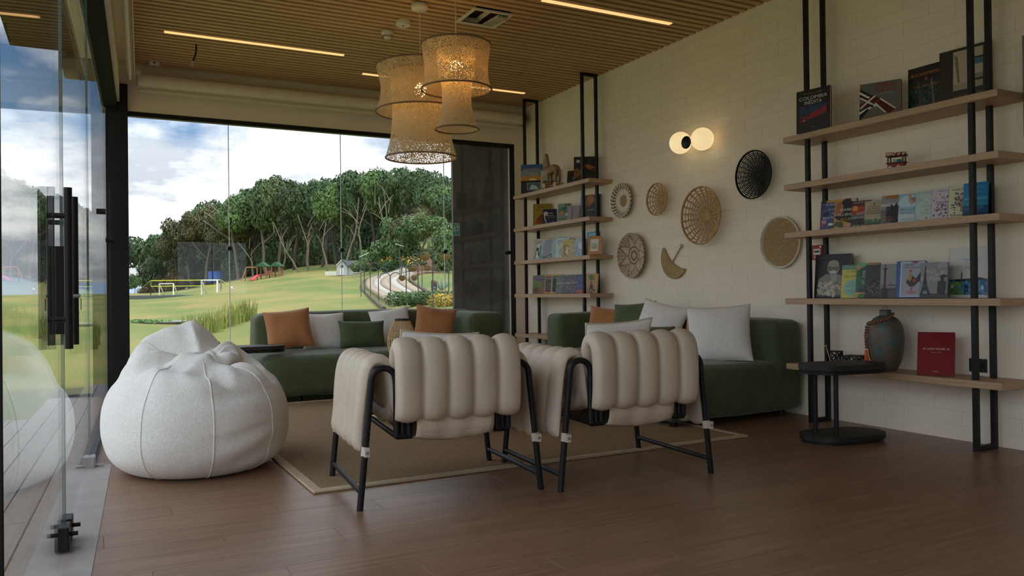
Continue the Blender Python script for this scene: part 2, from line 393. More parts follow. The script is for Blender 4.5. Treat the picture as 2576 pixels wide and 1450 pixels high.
# left glazing, in its own frame (local y runs along the glass)
lw = struct(MB().box(-.03,.11,-6,9.62,3.16,3.72).build('wall_left', M['wall'], None, (-.312,0,0), (0,0,-TH)), 'cream header wall above the glass doors')
LR = dict(loc=(-.312,0,0), rot=(0,0,-TH))
w2 = struct(MB().cbox(-.04,.085,-6,9.55,3.09,3.16,.003).build('window_2', M['track'], None, **LR), 'side glazing with black top track')
MB().cbox(-.015,.03,5.66,9.5,0,.045,.003).build('bottom_rail', M['black'], w2)
MB().box(-.06,-.04,-6,9.5,3.10,3.15).build('track_lip', mat('grey_track',(.2,.21,.2),.5), w2)
for a,b in ((5.67,7.55),(7.556,9.47)): MB().box(0,.012,a,b,.03,3.1).build('pane', M['glass'], w2)
MB().box(0,.012,-5.9,2.19,.03,3.1).build('pane', M['glass'], w2)
MB().tube([(-.03,7.553,1.78),(.04,7.553,1.78)],.024,14).build('disc_fitting', M['black'], w2)
MB().tube([(-.03,9.40,1.66),(.04,9.40,1.66)],.024,14).build('disc_fitting', M['black'], w2)
edgeg = mat('green_glass_edge',(.10,.16,.14),.2)
def door(n,a,b,hy,label):
    d = struct(MB().box(0,.012,a,b,.012,3.06).build(n, M['glass'], None, **LR), label)
    MB().box(-.0005,.0125,a-.001,a+.002,.012,3.06).box(-.0005,.0125,b-.002,b+.001,.012,3.06).build('glass_edge', edgeg, d)
    for sx,nm in ((-.050,'outer_handle'),(.042,'inner_handle')):
        h = MB().tube([(sx,hy,.845),(sx,hy,1.50)],.0155,14).build(nm, M['black'], d)
        for z in (.965,1.385): MB().tube([(.006,hy,z),(sx,hy,z)],.011,10).build('standoff', M['black'], h)
    return d
d1 = door('door_1',2.2,3.862,3.70,'frameless glass door with black tube handles')
d2 = door('door_2',3.872,5.655,4.03,'second leaf of the frameless glass double door')
MB().cbox(-.03,.042,3.845,3.862,.9,1.27,.003).build('lock_case', M['black'], d1)
MB().tube([(.042,3.85,1.06),(.075,3.85,1.06)],.008,8).cbox(.075,.079,3.83,3.86,1.0,1.05,.001).build('lock_key', M['steel'], d1)
for d,yy in ((d1,3.80),(d2,3.94)):
    MB().cbox(-.02,.032,yy-.055,yy+.055,.012,.11,.004).build('floor_lock', M['black'], d)
    MB().tube([(-.05,yy,.07),(.062,yy,.07)],.009,8).build('lock_bolt', M['black'], d)
MB().cbox(-.025,.04,5.55,5.655,.0,.07,.003).cbox(-.07,.09,5.59,5.615,.0,.014,.002).build('pivot', M['steel'], d2)
MB().cbox(-.004,.016,2.188,2.2,.0,3.06,.002).build('pivot_post', M['black'], d1)
struct(MB().cbox(-.10,.13,-5.9,5.64,-.012,.003,.001).build('trim_2', mat('grey_threshold',(.30,.26,.235),.45,var=.1), None, **LR), 'grey threshold strip under the glass doors')

# rear of the room, behind the photographer: wall with a window
wf = MB()
for a,b,c,d_ in ((-.8,2.2,-.1,3.75),(4.15,5.5,-.1,3.75),(2.2,4.15,-.1,1.1),(2.2,4.15,2.72,3.75)): wf.box(a,b,-6.2,-6.0,c,d_)
struct(wf.build('wall_front', M['wall']), 'cream wall with a window at the other end')
w3 = struct(MB().cbox(2.2,4.15,-6.1,-6.06,1.1,1.14,.003).cbox(2.2,4.15,-6.1,-6.06,2.68,2.72,.003).cbox(3.15,3.18,-6.1,-6.06,1.14,2.68,.003).build('window_3', M['black']), 'black framed window')
MB().box(2.2,4.15,-6.085,-6.075,1.14,2.68).build('pane', M['glass'], w3)
# roof with overhang
struct(MB().box(-.5,5.8,-6.6,10.7,3.79,3.95).box(-.5,.2,-6.6,9.55,3.73,3.79).box(-.5,5.8,9.77,10.7,3.64,3.79).build('roof', M['wallgrey'], None, (-.09,0,0), (0,0,-TH*.6)), 'roof slab with overhanging eaves')
struct(MB().box(4.34,5.9,9.93,9.985,-.3,3.7).build('wall_outside', M['wallgrey']), 'dark grey outer wall beyond the glass')

# -------- ceiling fittings
t = thing('smoke_detector','white smoke detector dome with dark slots on the slatted ceiling','smoke detector',(2.52,7.29,3.585))
MB().lathe([(.055,0),(.062,-.012),(.06,-.03),(.048,-.045)],24).build('body', M['white'], t)
MB().lathe([(.046,-.045),(.042,-.062),(.03,-.074),(.012,-.078)],24).build('dome', M['white'], t)
g=MB()
for k in range(14):
    a=2*math.pi*k/14; g.box(-.004,.004,.036,.043,-.066,-.049) if 0 else g.tube([(.047*math.cos(a),.047*math.sin(a),-.05),(.041*math.cos(a),.041*math.sin(a),-.064)],.004,5)
g.build('slots', M['black'], t)
t = thing('ceiling_sensor','flat white round sensor on the slatted ceiling beside the smoke detector','sensor',(2.56,6.96,3.585))
MB().lathe([(.066,0),(.068,-.006),(.068,-.04),(.062,-.046)],28).build('body', M['white'], t); MB().lathe([(.01,-.046),(.009,-.05)],12).build('lens', M['black'], t)
t = thing('junction_box','small white junction box at the window edge of the ceiling','box',(.60,9.33,3.585))
MB().cbox(-.05,.05,-.03,.03,-.035,0,.004).build('body', M['white'], t); MB().box(-.012,.012,-.0315,-.03,-.024,-.012).build('socket', M['black'], t)
t = thing('loose_cable','loose black cable hanging out of the slatted ceiling','cable',(.93,8.52,3.585))
MB().tube(smooth_path([(0,0,.03),(.005,0,-.03),(0,.02,-.09),(-.02,.05,-.15)],6),.008,8).build('sheath', M['black'], t)
MB().tube(smooth_path([(-.02,.05,-.15),(-.03,.06,-.17),(-.05,.08,-.20)],5),.003,6).tube(smooth_path([(-.02,.05,-.15),(-.02,.06,-.18),(-.03,.07,-.21)],5),.003,6).build('wires', M['white'], t)
t = thing('air_vent','square white ceiling air vent with one bank of slats angled open','vent',(3.2,6.55,3.582))
f=MB()
for a in ((-.2,.2,-.2,-.17),(-.2,.2,.17,.2),(-.2,-.17,-.17,.17),(.17,.2,-.17,.17)): f.cbox(*a,-.012,.004,.002)
f.build('frame', M['white'], t); MB().box(-.17,.17,-.17,.17,.055,.06).box(-.17,-.165,-.17,.17,.0,.06).box(.165,.17,-.17,.17,0,.06).box(-.17,.17,.165,.17,0,.06).box(-.17,.17,-.17,-.165,0,.06).build('duct', M['ceilback'], t)
for k in range(4):
    yy=.155-.022*k; MB().add([(-.165,yy-.012,-.002),(.0,yy-.012,-.002),(.0,yy+.006,.02),(-.165,yy+.006,.02),(-.165,yy-.0105,-.0005),(.0,yy-.0105,-.0005),(.0,yy+.0075,.0215),(-.165,yy+.0075,.0215)],[(0,1,2,3),(7,6,5,4),(0,4,5,1),(2,6,7,3),(1,5,6,2),(0,3,7,4)]).build('slat', M['white'], t)
for k in range(5):
    xx=.05+.024*k; MB().add([(xx,-.165,-.045),(xx,.165,-.012),(xx+.012,.165,.01),(xx+.012,-.165,-.012),(xx+.002,-.165,-.046),(xx+.002,.165,-.013),(xx+.014,.165,.009),(xx+.014,-.165,-.013)],[(0,1,2,3),(7,6,5,4),(0,4,5,1),(2,6,7,3),(1,5,6,2),(0,3,7,4)]).build('slat', M['white'], t)
MB().box(-.02,.03,-.16,.16,.03,.04).build('damper', M['white'], t)

# -------- pendant lamps: two nested flared shades each
def weave_mat(name, col, hole, sc):
    m = bpy.data.materials.new(name); m.use_nodes=True; t=m.node_tree; b=t.nodes['Principled BSDF']; L=t.links.new
    b.inputs['Base Color'].default_value=(*col,1); b.inputs['Roughness'].default_value=.9
    tcn=t.nodes.new('ShaderNodeTexCoord'); mpn=t.nodes.new('ShaderNodeMapping'); mpn.inputs['Scale'].default_value=(1,1,.55); L(tcn.outputs['Object'],mpn.inputs[0])
    v=t.nodes.new('ShaderNodeTexVoronoi'); v.inputs['Scale'].default_value=sc; v.feature='DISTANCE_TO_EDGE'; L(mpn.outputs[0],v.inputs['Vector'])
    nz=t.nodes.new('ShaderNodeTexNoise'); nz.inputs['Scale'].default_value=14; L(tcn.outputs['Object'],nz.inputs['Vector'])
    th=t.nodes.new('ShaderNodeMath'); th.operation='MULTIPLY'; L(nz.outputs[0],th.inputs[0]); th.inputs[1].default_value=hole*2
    cp=t.nodes.new('ShaderNodeMath'); cp.operation='LESS_THAN'; L(v.outputs['Distance'],cp.inputs[0]); L(th.outputs[0],cp.inputs[1])
    tl=t.nodes.new('ShaderNodeBsdfTranslucent'); tl.inputs[0].default_value=(*col,1); m1=t.nodes.new('ShaderNodeMixShader'); m1.inputs[0].default_value=.35
    L(b.outputs[0],m1.inputs[1]); L(tl.outputs[0],m1.inputs[2])
    tr=t.nodes.new('ShaderNodeBsdfTransparent'); mx=t.nodes.new('ShaderNodeMixShader'); L(cp.outputs[0],mx.inputs[0]); L(tr.outputs[0],mx.inputs[1]); L(m1.outputs[0],mx.inputs[2])
    L(mx.outputs[0],t.nodes['Material Output'].inputs[0]); return m
wv = weave_mat('straw_weave',(.74,.585,.35),.19,95)
mbulb = mat('glowing_bulb',(1,.8,.5),.5,emit=(1,.58,.2),estr=7)
def pendant(label, x, y, parts, ztop, bulbz, rose):
    t = thing('pendant_lamp', label, 'lamp', (x,y,0), 0, 'woven pendants over the seating')
    if rose: MB().lathe([(.07,3.583),(.075,3.575),(.075,3.55),(.068,3.54),(.01,3.538)],28).build('ceiling_rose', M['white'], t)
    MB().tube([(0,0,3.60),(0,0,bulbz+.09)],.005,8).build('cord', M['white'], t)
    for nm,prof in parts:
        p=[(r,z) for r,z in prof]; sm=[(v.x,v.z) for v in smooth_path([(r,0,z) for r,z in p],6)]
        sh=MB().lathe(sm,64,cap=False).build(nm, wv, t)
        for r,z in (p[0],p[-1]): MB().tube(arc((0,0,z),r,0,2*math.pi*(1-1/48),47,'xy'),.007,6,closed=True).build('rim', M['brownstraw'], sh)
    z=ztop-.02
    MB().tube([(-parts[0][1][0][0],0,ztop),(parts[0][1][0][0],0,ztop)],.004,6).tube([(0,-parts[0][1][0][0],ztop),(0,parts[0][1][0][0],ztop)],.004,6).build('carrier_wire', M['brownstraw'], t)
    MB().lathe([(.0,bulbz-.058),(.03,bulbz-.05),(.052,bulbz-.02),(.056,bulbz),(.05,bulbz+.026),(.03,bulbz+.05),(.022,bulbz+.06)],24).build('bulb', mbulb, t)
    MB().lathe([(.024,bulbz+.06),(.024,bulbz+.1)],16).build('lamp_holder', M['white'], t)
    return t
# outer drum flares at both ends, inner shade is longer
pendant('wide two-tier woven straw pendant hanging by the white ceiling rose',2.545,6.5,
  [('outer_shade',[(.385,3.03),(.365,2.96),(.345,2.85),(.355,2.74),(.39,2.64)]),('inner_shade',[(.27,2.98),(.255,2.8),(.25,2.6),(.265,2.42),(.31,2.24)])],3.03,2.83,True)
pendant('narrower two-tier woven straw pendant hung higher than its neighbour',2.562,5.766,
  [('outer_shade',[(.274,3.022),(.265,2.957),(.251,2.845),(.256,2.752),(.279,2.668)]),('inner_shade',[(.158,2.975),(.144,2.817),(.116,2.659),(.126,2.49),(.172,2.352)])],3.022,2.864,False)

# -------- double globe wall light
t = thing('wall_light','wall light with two glowing white globes either side of a black disc','lamp',(W,6.13,2.5))
mgl = mat('lit_opal_glass',(.9,.85,.7),.25,emit=(1,.74,.38),estr=.31)
MB().lathe([(.055,0),(.058,.006),(.055,.02),(.03,.03)],28).build('back_plate', M['black'], t, (-.001,-.2,-.025), (0,R(-90),0))
MB().tube([(-.01,-.2,-.025),(-.25,-.2,-.03)],.011,10).build('stem', M['black'], t)
MB().tube([(-.17,-.06,0),(-.245,-.2,-.03),(-.17,-.30,-.018)],.012,10).build('arm', M['black'], t)
MB().lathe([(.0,-.012),(.056,-.012),(.06,-.006),(.06,.006),(.056,.012),(0,.012)],28,cap=False).build('disc', M['black'], t, (-.26,-.215,-.034), (0,R(-90),0))
for p in ((-.15,0,.007),(-.15,-.317,-.011)): MB().sphere(p,.108,32,20).build('globe', mgl, t)

t = thing('wall_panel','dark grey edged panel on the brick wall past the bookshelf','panel',(W,2.48,2.32))
MB().cbox(-.06,0,-.45,.45,-.32,.32,.004).build('casing', mat('grey_casing',(.16,.155,.14),.5), t); MB().box(-.0615,-.06,-.43,.43,-.30,.30).build('screen', M['black'], t)
# ================================================================== rug, sofas, tables
t = thing('rug','sisal rug with tan bound edge under the seating','rug',(1.02,4.21,0),R(.6))
MB().cbox(.05,3.06,.05,3.58,0.001,.012,.003).build('weave', M['sisal'], t)
bd=MB()
for a in ((0,3.11,0,.055),(0,3.11,3.575,3.63),(0,.055,.055,3.575),(3.055,3.11,.055,3.575)): bd.cbox(*a,0.0005,.015,.004)
bd.build('binding', M['sisalb'], t)

def seam(mb, pts, r=.004): mb.tube(pts, r, 6)
# sofa against the window
t = thing('sofa','green velvet sofa with one high arm standing before the window','sofa',(1.47,7.84,0))
MB().softbox(0,2.30,0,1.28,.06,.46,.075,.03,16).build('seat', M['velvet'], t)
MB().softbox(.06,2.62,.90,1.30,.05,.86,.085,.02,16).build('backrest', M['velvet'], t)
MB().softbox(2.22,2.66,.16,1.30,.045,.83,.08,.02,14).build('arm', M['velvet'], t)
MB().tube([(2.225,.18,.10),(2.225,.18,.76)],.004,6).build('arm_seam', M['velvet'], t); MB().tube([(2.63,.165,.12),(2.63,.165,.74)],.003,6).build('arm_seam', M['velvet'], t)
fm=MB().tube([(.12,.12,0),(.12,.12,.06)],.03,10).mesh('foot', M['black'])
for p in ((.22,.03,0),(2.3,.12,0),(.22,1.0,0),(2.3,1.0,0)): link('foot', fm, t, p)
# sofa along the brick wall: deep end module and shallower one with an arm
t = thing('sofa','green velvet corner sofa running along the cream brick wall','sofa',(3.85,4.75,0))
MB().softbox(0,1.12,0,1.22,.05,.46,.055,.03,16).build('chaise_seat', M['velvet'], t)
MB().softbox(.45,1.12,1.20,2.55,.05,.455,.055,.03,14).build('seat', M['velvet'], t)
MB().softbox(1.06,1.395,0,1.62,.05,.80,.06,.018,14).build('backrest', M['velvet'], t)
MB().softbox(1.06,1.395,1.60,2.735,.05,.83,.06,.018,14).build('backrest', M['velvet'], t)
MB().softbox(.50,1.37,2.42,2.725,.05,.82,.055,.018,14).build('arm', M['velvet'], t)
for p in ((-.05,-.05,0),(1.1,-.04,0),(.4,2.55,0),(1.1,2.5,0)): link('foot', fm, t, p)

# pillows -----------------------------------------------------------
def pillow_mesh(w,h,th,seed,pinch=.07,n=26,wr=.010):
    mb=MB(); rnd=random.Random(seed); ph=[rnd.uniform(0,6) for _ in range(6)]
    def P(u,v,sg):
        a=abs(u)**1; x=u*w/2*(1-pinch*(1-v*v)*u*u); z=v*h/2*(1-pinch*(1-u*u)*v*v)
        e=max(0,(1-u**4))*max(0,(1-v**4)); th_=th/2*(e**.55)*(.72+.28*(1-u*u)*(1-v*v))
        q=Vector((x,0,z))
        wrk=wr*(noise.noise(Vector((x*7+ph[0],z*7+ph[1],sg)))+.7*math.sin(14*math.atan2(z,x)+ph[2])*((u*u+v*v)/2)**1.5*.5)*e**.5
        return (x, sg*(th_+wrk), z)
    for sg in (-1,1):
        def fn(i,j): return P(math.sin((i-.5)*math.pi),math.sin((j-.5)*math.pi),sg)
        vs=[fn(i/n,j/n) for j in range(n+1) for i in range(n+1)]
        fs=[(j*(n+1)+i,j*(n+1)+i+1,(j+1)*(n+1)+i+1,(j+1)*(n+1)+i) for j in range(n) for i in range(n)]
        mb.add(vs,fs if sg<0 else [f[::-1] for f in fs],0,True)
    out=[P(math.sin((i/n-.5)*math.pi),-1,1) for i in range(n)]+[P(1,math.sin((i/n-.5)*math.pi),1) for i in range(n)]+[P(-math.sin((i/n-.5)*math.pi),1,1) for i in range(n)]+[P(-1,-math.sin((i/n-.5)*math.pi),1) for i in range(n)]
    return mb,out
def pillow(label,c,w,h,th,m,rz,lean,roll=0,seed=1,pipe=None,group=None,pinch=.07):
    mb,out=pillow_mesh(w,h,th,seed,pinch)
    t=link('throw_pillow',None,None,c); t.rotation_mode='XYZ'
    t.matrix_world=Matrix.Translation(Vector(c))@Matrix.Rotation(rz,4,'Z')@Matrix.Rotation(-lean,4,'X')@Matrix.Rotation(roll,4,'Y')
    tag(t,label,'cushion',group); mb.build('cover',m,t)
    q=MB().tube(out,.006 if pipe else .0035,6,closed=True); q.build('piping' if pipe else 'seam',M['piping'] if pipe else m,t)
    return t
V=M
pillow('rust velvet throw pillow tilted at the open end of the window sofa',(1.80,8.42,.70),.47,.43,.17,V['rust'],R(-8),R(22),R(-6),1)
pillow('white fleecy throw pillow behind the rust pillow at the open end of the window sofa',(2.20,8.55,.665),.46,.42,.15,V['boucle'],R(-4),R(26),0,2)
pillow('green velvet lumbar pillow leaning in the middle of the window sofa',(2.56,8.335,.625),.50,.30,.15,V['velvet2'],R(-3),R(20),R(1),3)
pillow('white fleecy throw pillow next to the green lumbar pillow on the window sofa',(2.98,8.58,.69),.45,.43,.14,V['boucle'],R(-10),R(24),R(-8),4)
pillow('rust velvet throw pillow beside the high arm of the window sofa',(3.42,8.375,.70),.46,.44,.16,V['rust'],R(-14),R(24),R(10),5)
pillow('rust leather throw pillow in the corner by the far arm of the wall sofa',(4.69,6.80,.685),.44,.42,.14,V['rust'],R(-52),R(18),R(6),6)
pillow('green velvet throw pillow between the rust and white pillows on the wall sofa',(4.74,6.43,.725),.47,.45,.14,V['velvet2'],R(-68),R(20),R(-5),7)
pillow('white boucle throw pillow with piping tilted against the wall sofa back',(4.74,6.02,.72),.48,.46,.14,V['boucle'],R(-62),R(22),R(14),8,True)
pillow('small dark green pillow low in front of the tilted white pillow',(4.52,5.86,.60),.42,.28,.13,V['velvet2'],R(-60),R(25),0,9)
pillow('rust leather throw pillow half hidden behind the large white pillow',(4.765,5.415,.68),.42,.40,.14,V['rust'],R(-78),R(20),R(-6),10)
pillow('large white boucle pillow with piping on the deep end of the wall sofa',(4.60,5.05,.69),.52,.47,.17,V['boucle'],R(-48),R(14),R(-3),11,True)

# coffee table -------------------------------------------------------
t = thing('coffee_table','low coffee table with white top and light wood plinth between the seats','table',(2.05,5.4,0.012))
MB().cbox(0,1.25,0,1.85,.385,.41,.004).build('table_top', mat('white_top',(.72,.72,.70),.35), t)
MB().cbox(.02,1.22,.0,1.83,.012,.10,.004).build('plinth', M['oak'], t)
lm=MB().cbox(0,.06,0,.06,0,.385,.004).mesh('leg',M['oak'])
for p in ((.06,.03,0),(1.13,.03,0),(.06,1.74,0),(1.13,1.74,0)): link('leg',lm,t,p)
# bamboo lantern on it
t = thing('bamboo_lantern','bulbous bamboo lantern with black top ring on the coffee table','lantern',(2.56,7.08,.422))
prof=[(.085,.0),(.105,.05),(.13,.12),(.135,.19),(.12,.27),(.09,.34),(.068,.385)]
sp=[(v.x,v.z) for v in smooth_path([(r,0,z) for r,z in prof],4)]
st=MB().tube([(r,0,z) for r,z in sp],.0045,6).mesh('stave',M['bamboo'])
for k in range(30): link('stave',st,t,(0,0,0),(0,0,2*math.pi*k/30))
for r,z in ((.085,.004),(.129,.13),(.13,.22),(.118,.275)):
    MB().tube(arc((0,0,z),r+.003,0,2*math.pi*31/32,31,'xy'),.004,6,closed=True).build('hoop',M['bamboo'],t)
MB().lathe([(.06,.375),(.073,.377),(.073,.4),(.06,.402),(.06,.375)],28,cap=False).build('top_ring',M['black'],t)
MB().lathe([(.08,.0),(.08,.008),(0,.008)],24).build('base',M['black'],t)
MB().lathe([(.05,.01),(.05,.2),(.045,.21),(.0,.21)],20).build('candle_glass',mat('frosted_glass',(.8,.8,.78),.3),t)

# black C-shaped side tables ------------------------------------------
def oval(w,d,n=40):
    pts=[]; r=d/2
    for i in range(n):
        a=-math.pi/2+math.pi*i/(n-1); pts.append((w/2-r+r*math.cos(a),r*math.sin(a)))
    for i in range(n):
        a=math.pi/2+math.pi*i/(n-1); pts.append((-w/2+r+r*math.cos(a),r*math.sin(a)))
    return pts
def inset(p,k): return [(x*k[0],y*k[1]) for x,y in p]
def side_table(label,loc,rz,h,w,d,pole,bh=.055):
    t=thing('side_table',label,'table',loc,rz,'black oval side tables'); o=oval(w,d); k=((w-.03)/w,(d-.03)/d)
    MB().prism(o,h-.035,h).build('table_top',M['blackm'],t); MB().prism(inset(o,k),h-.046,h-.035).prism(o,h-.062,h-.046).build('under_plate',M['black'],t)
    MB().prism(o,bh*.4,bh).build('base',M['blackm'],t); MB().prism(inset(o,k),.0,bh*.4).build('base_plate',M['black'],t)
    for px,py in pole: MB().tube([(px,py,bh-.005),(px,py,h-.05)],.016,14).build('pole',M['black'],t)
    return t
side_table('black oval side table standing before the nearer bookshelf',(4.60,3.83,0),R(-10),.535,.62,.36,((-.19,.04),(-.125,-.09)))
side_table('black oval side table pushed over the window sofa seat',(1.385,8.055,0),R(-4),.565,.58,.36,((-.20,.05),(-.20,-.09)),.028)

# ================================================================== armchairs
def quilt(mb, path, tw, nch, T, mapf, inner=.55, scal=.018, seg=9, endt=.05, base=.42, pw=.5):
    # puffy sheet: path in a plane, nch channels across width tw (t0,t1)
    P=smooth_path([(a,0,b) for a,b in path],6); n=len(P); nr=[]
    for i in range(n):
        d=P[min(i+1,n-1)]-P[max(i-1,0)]; nr.append(Vector((-d.z,0,d.x)).normalized())
    acc=[0]
    for i in range(1,n): acc.append(acc[-1]+(P[i]-P[i-1]).length)
    Lt=acc[-1]; m=nch*seg; rows=[]
    ts=[j/m for j in range(m+1)]
    for i in range(n):
        e=min(1,max(.0,acc[i]/endt),max(0,(Lt-acc[i])/endt)); e=math.sqrt(max(e,0.0))
        outr=[];inr=[]
        for j,tt in enumerate(ts):
            fr=(tt*nch)%1; pf=math.sin(math.pi*fr)**pw if 0<fr<1 else 0
            pf=(base+(1-base)*pf)*(e*.94+.06)
            edge=1 if 0<j<m else .35
            tv=tw[0]+(tw[1]-tw[0])*tt
            sh=scal*(abs(math.sin(math.pi*fr))-.5); p=P[i]
            tan=(P[min(i+1,n-1)]-P[max(i-1,0)]).normalized()
            endk=1-min(1,acc[i]/.10); endk2=1-min(1,(Lt-acc[i])/.10)
            p=p-tan*sh*endk+tan*sh*endk2
            wn=.006*noise.noise(Vector((p.x*6,tv*9,p.z*6)))
            o_=p+nr[i]*(T*pf*edge+wn); n_=p-nr[i]*(T*inner*pf*edge)
            outr.append(mapf(o_.x,o_.z,tv)); inr.append(mapf(n_.x,n_.z,tv))
        rows.append(outr+inr[::-1])
    w=len(rows[0]); vs=[v for r in rows for v in r]
    fs=[(i*w+k,i*w+(k+1)%w,(i+1)*w+(k+1)%w,(i+1)*w+k) for i in range(n-1) for k in range(w)]
    fs=[f[::-1] for f in fs]
    mb.add(vs,fs,0,True)
    h=w//2
    for i in (0,n-1):
        ff=[(i*w+k,i*w+k+1,i*w+w-2-k,i*w+w-1-k) for k in range(h-1)]
        mb.add([],[]); 
        o=len(mb.v)-len(vs)
        for f in ff: mb.f.append(tuple(o+q for q in (f if i==0 else f[::-1]))); mb.m.append(0); mb.s.append(True)
    return mb
def armchair(label,loc,rz):
    t=thing('armchair',label,'chair',loc,rz,'pair of quilted armchairs')
    q=MB(); quilt(q,[(-.045,.425),(-.062,.53),(-.062,.68),(-.048,.752),(-.01,.782),(.03,.765),(.058,.70),(.09,.57),(.12,.48),(.18,.43),(.3,.405),(.52,.42),(.70,.44),(.77,.42),(.79,.37)],(-.318,.345),5,.056,lambda a,b,tv:(tv,a,b))
    q.build('quilted_cushion',M['leather'],t)
    for s in (-1,1):
        q=MB(); quilt(q,[(-.470,.275),(-.457,.40),(-.442,.55),(-.425,.65),(-.40,.700),(-.355,.710),(-.322,.68),(-.305,.6),(-.295,.5),(-.26,.42)],(.045,.735),5,.038,lambda a,b,tv,s=s:(a*-s,tv,b),base=.3,pw=.6)
        if s>0: q.f=[f[::-1] for f in q.f]
        q.build('arm_cushion',M['leather'],t)
        fr=[]
        for v in (0,.76):
            p=[(s*.485,v,0),(s*.422,v,.615)]+[(s*(.36+.062*math.cos(a)),v,.625+.062*math.sin(a)) for a in [math.pi*k/8 for k in range(9)]]+[(s*.298,v,.60),(s*.298,v,.345)]
            MB().tube(p,.0165,12).build('leg_frame',M['black'],t)
            sz=.285; sx=.485-.063*sz/.615
            b=MB().tube([(s*(sx+.001),v-.0,sz-.022),(s*(sx-.004),v,sz+.022)],.0215,14).box(s*sx-.012,s*sx+.012,v-.05,v-.018,sz-.02,sz+.02)
            st_=b.build('strap',M['piping'],t)
            MB().tube([(s*sx,v-.052,sz),(s*sx,v-.049,sz)],.008,10).build('rivet',M['steel'],st_)
        MB().tube([(s*.4765,.0,.085),(s*.4765,.76,.085)],.0135,12).build('stretcher',M['black'],t)
        MB().tube([(s*.298,0,.345),(s*.298,.76,.36)],.0135,10).build('seat_rail',M['black'],t)
        MB().tube([(s*.298,0,.345),(s*.22,0,.345)],.0165,10).tube([(s*.235,0,.345),(s*.235,.0,.46),(s*.235,0,.755)],.0165,12).tube([(s*.268,0,.345),(s*.268,0,.47)],.0135,10).build('back_post',M['black'],t)
    MB().tube([(-.235,0,.755),(.235,0,.755)],.0165,10).build('back_bar',M['black'],t)
    MB().tube([(-.298,.76,.36),(.298,.76,.36)],.0135,10).build('front_bar',M['black'],t)
    sg=MB()
    def sf(i,j):
        P_=[(-.03,.56),(-.04,.46),(-.038,.38),(-.02,.345),(.06,.325),(.25,.315),(.5,.33),(.74,.36)]
        a=j*(len(P_)-1); k=min(int(a),len(P_)-2); f=a-k; v=P_[k][0]*(1-f)+P_[k+1][0]*f; w=P_[k][1]*(1-f)+P_[k+1][1]*f
        u=-.205+.41*i; sag=.02*math.sin(math.pi*i)*(1 if j>.4 else .3); return (u,v+.004*math.sin(i*19+j*3),w-sag)
    sg.grid(16,22,sf); sl_=sg.build('sling',M['leather'],t); so=sl_.modifiers.new('thick','SOLIDIFY'); so.thickness=.008
    return t
C1,C2=(1.622,3.735,0),(2.652,3.56,0)
armchair('quilted beige leather armchair on a black tube frame beside the bean bag',C1,R(-5))
armchair('quilted beige leather armchair on a black tube frame nearer the brick wall',C2,R(-4.2))
def in_chair(c,rz,u,v,z): return (c[0]+u*math.cos(rz)-v*math.sin(rz), c[1]+u*math.sin(rz)+v*math.cos(rz), z)
# pillows lean back on the chair backs and sit on the seats
pillow('white boucle pillow with piping tucked into the armchair beside the bean bag',in_chair(C1,R(-5),-.03,.215,.65),.43,.42,.13,V['boucle'],R(-5),R(-17),R(4),12,True)
pillow('white boucle pillow with piping tucked into the armchair nearer the brick wall',in_chair(C2,R(-4.2),-.01,.215,.675),.43,.44,.13,V['boucle'],R(-4.2),R(-17),R(-3),13,True)

# ================================================================== bean bag
t = thing('bean_bag','large white teddy fabric bean bag slumped on the floor by the glass','bean bag',(.575,5.30,0))
BP=smooth_path([(0,0,0),(.26,0,0),(.40,0,.012),(.50,0,.085),(.545,0,.20),(.548,0,.32),(.522,0,.44),(.455,0,.55),(.355,0,.625),(.20,0,.668),(0,0,.68)],8)
def bean(i,j):
    a=2*math.pi*i; p=j                       # p 0 bottom .. 1 top
    ca,sa=math.cos(a),math.sin(a)
    # profile
    k=p*(len(BP)-1); q=min(int(k),len(BP)-2); f=k-q; pp=BP[q].lerp(BP[q+1],f); r=max(pp.x,0); z=max(pp.z,0)
    x=r*ca*.99; y=r*sa*1.08
    # back of the bag rises into a slumped head, front leans towards the viewer
    hb=math.exp(-(((x+.13)/.30)**2+((y-.30)/.25)**2)); up=max(0,(z-.25)/.43)
    z+=up*(.24*hb-.02*max(0,-y/.5))
    # valley between head and body
    vy=math.exp(-((y-.06+.35*(x+.1))/.085)**2)*math.exp(-((x-.02)/.42)**2)
    z-=up**2*.15*vy
    # gathered creases near the top
    cr=up**1.5
    z+=cr*.030*math.sin(7*a+3*math.sin(2*a)+9*r)*math.exp(-((r-.25)/.16)**2)
    z+=cr*.022*math.sin(13*x+21*y)+cr*.05*noise.noise(Vector((x*6+3,y*6,1.3)))
    kx,ky=x-.08,y+.02; kd=math.hypot(kx,ky); kt=math.atan2(ky,kx)
    z+=cr*.045*math.exp(-(kd/.26)**2)*(1-2*abs(math.sin(2.5*kt+4*kd+.4)))*min(1,kd*9)
    z+=cr*.020*(1-2*abs(noise.noise(Vector((x*5+1,y*5,7.7)))*1.6))
    n_=noise.noise(Vector((x*3.2,y*3.2,z*3.2+5)))*.018*min(1,z*6)
    low=.010*math.sin(z*38+2*math.sin(a*3))*math.exp(-((a-5.1)/.35)**2)*(z<.3)*min(1,z*12)
    x+=ca*(n_+low); y+=sa*(n_+low)
    # waist folds where the fabric slumps under the gather
    fold=.022*math.exp(-((z-.52-.05*math.sin(a*2+1))/.035)**2)*(.5+.5*math.sin(a*4+.6)); x-=ca*fold; y-=sa*fold
    return (x,y,max(z,0.0))
b=MB().grid(128,72,bean,wu=True); b.build('bag',M['bean'],t)
for k,a in enumerate((.745,.63,.86,.40,.15)):
    pts=[bean(a+.01*math.sin(j*3),j) for j in [.14+.72*q/40 for q in range(41)]]
    MB().tube(pts,.0045,6).build('seam',M['bean'],t)
g=MB()
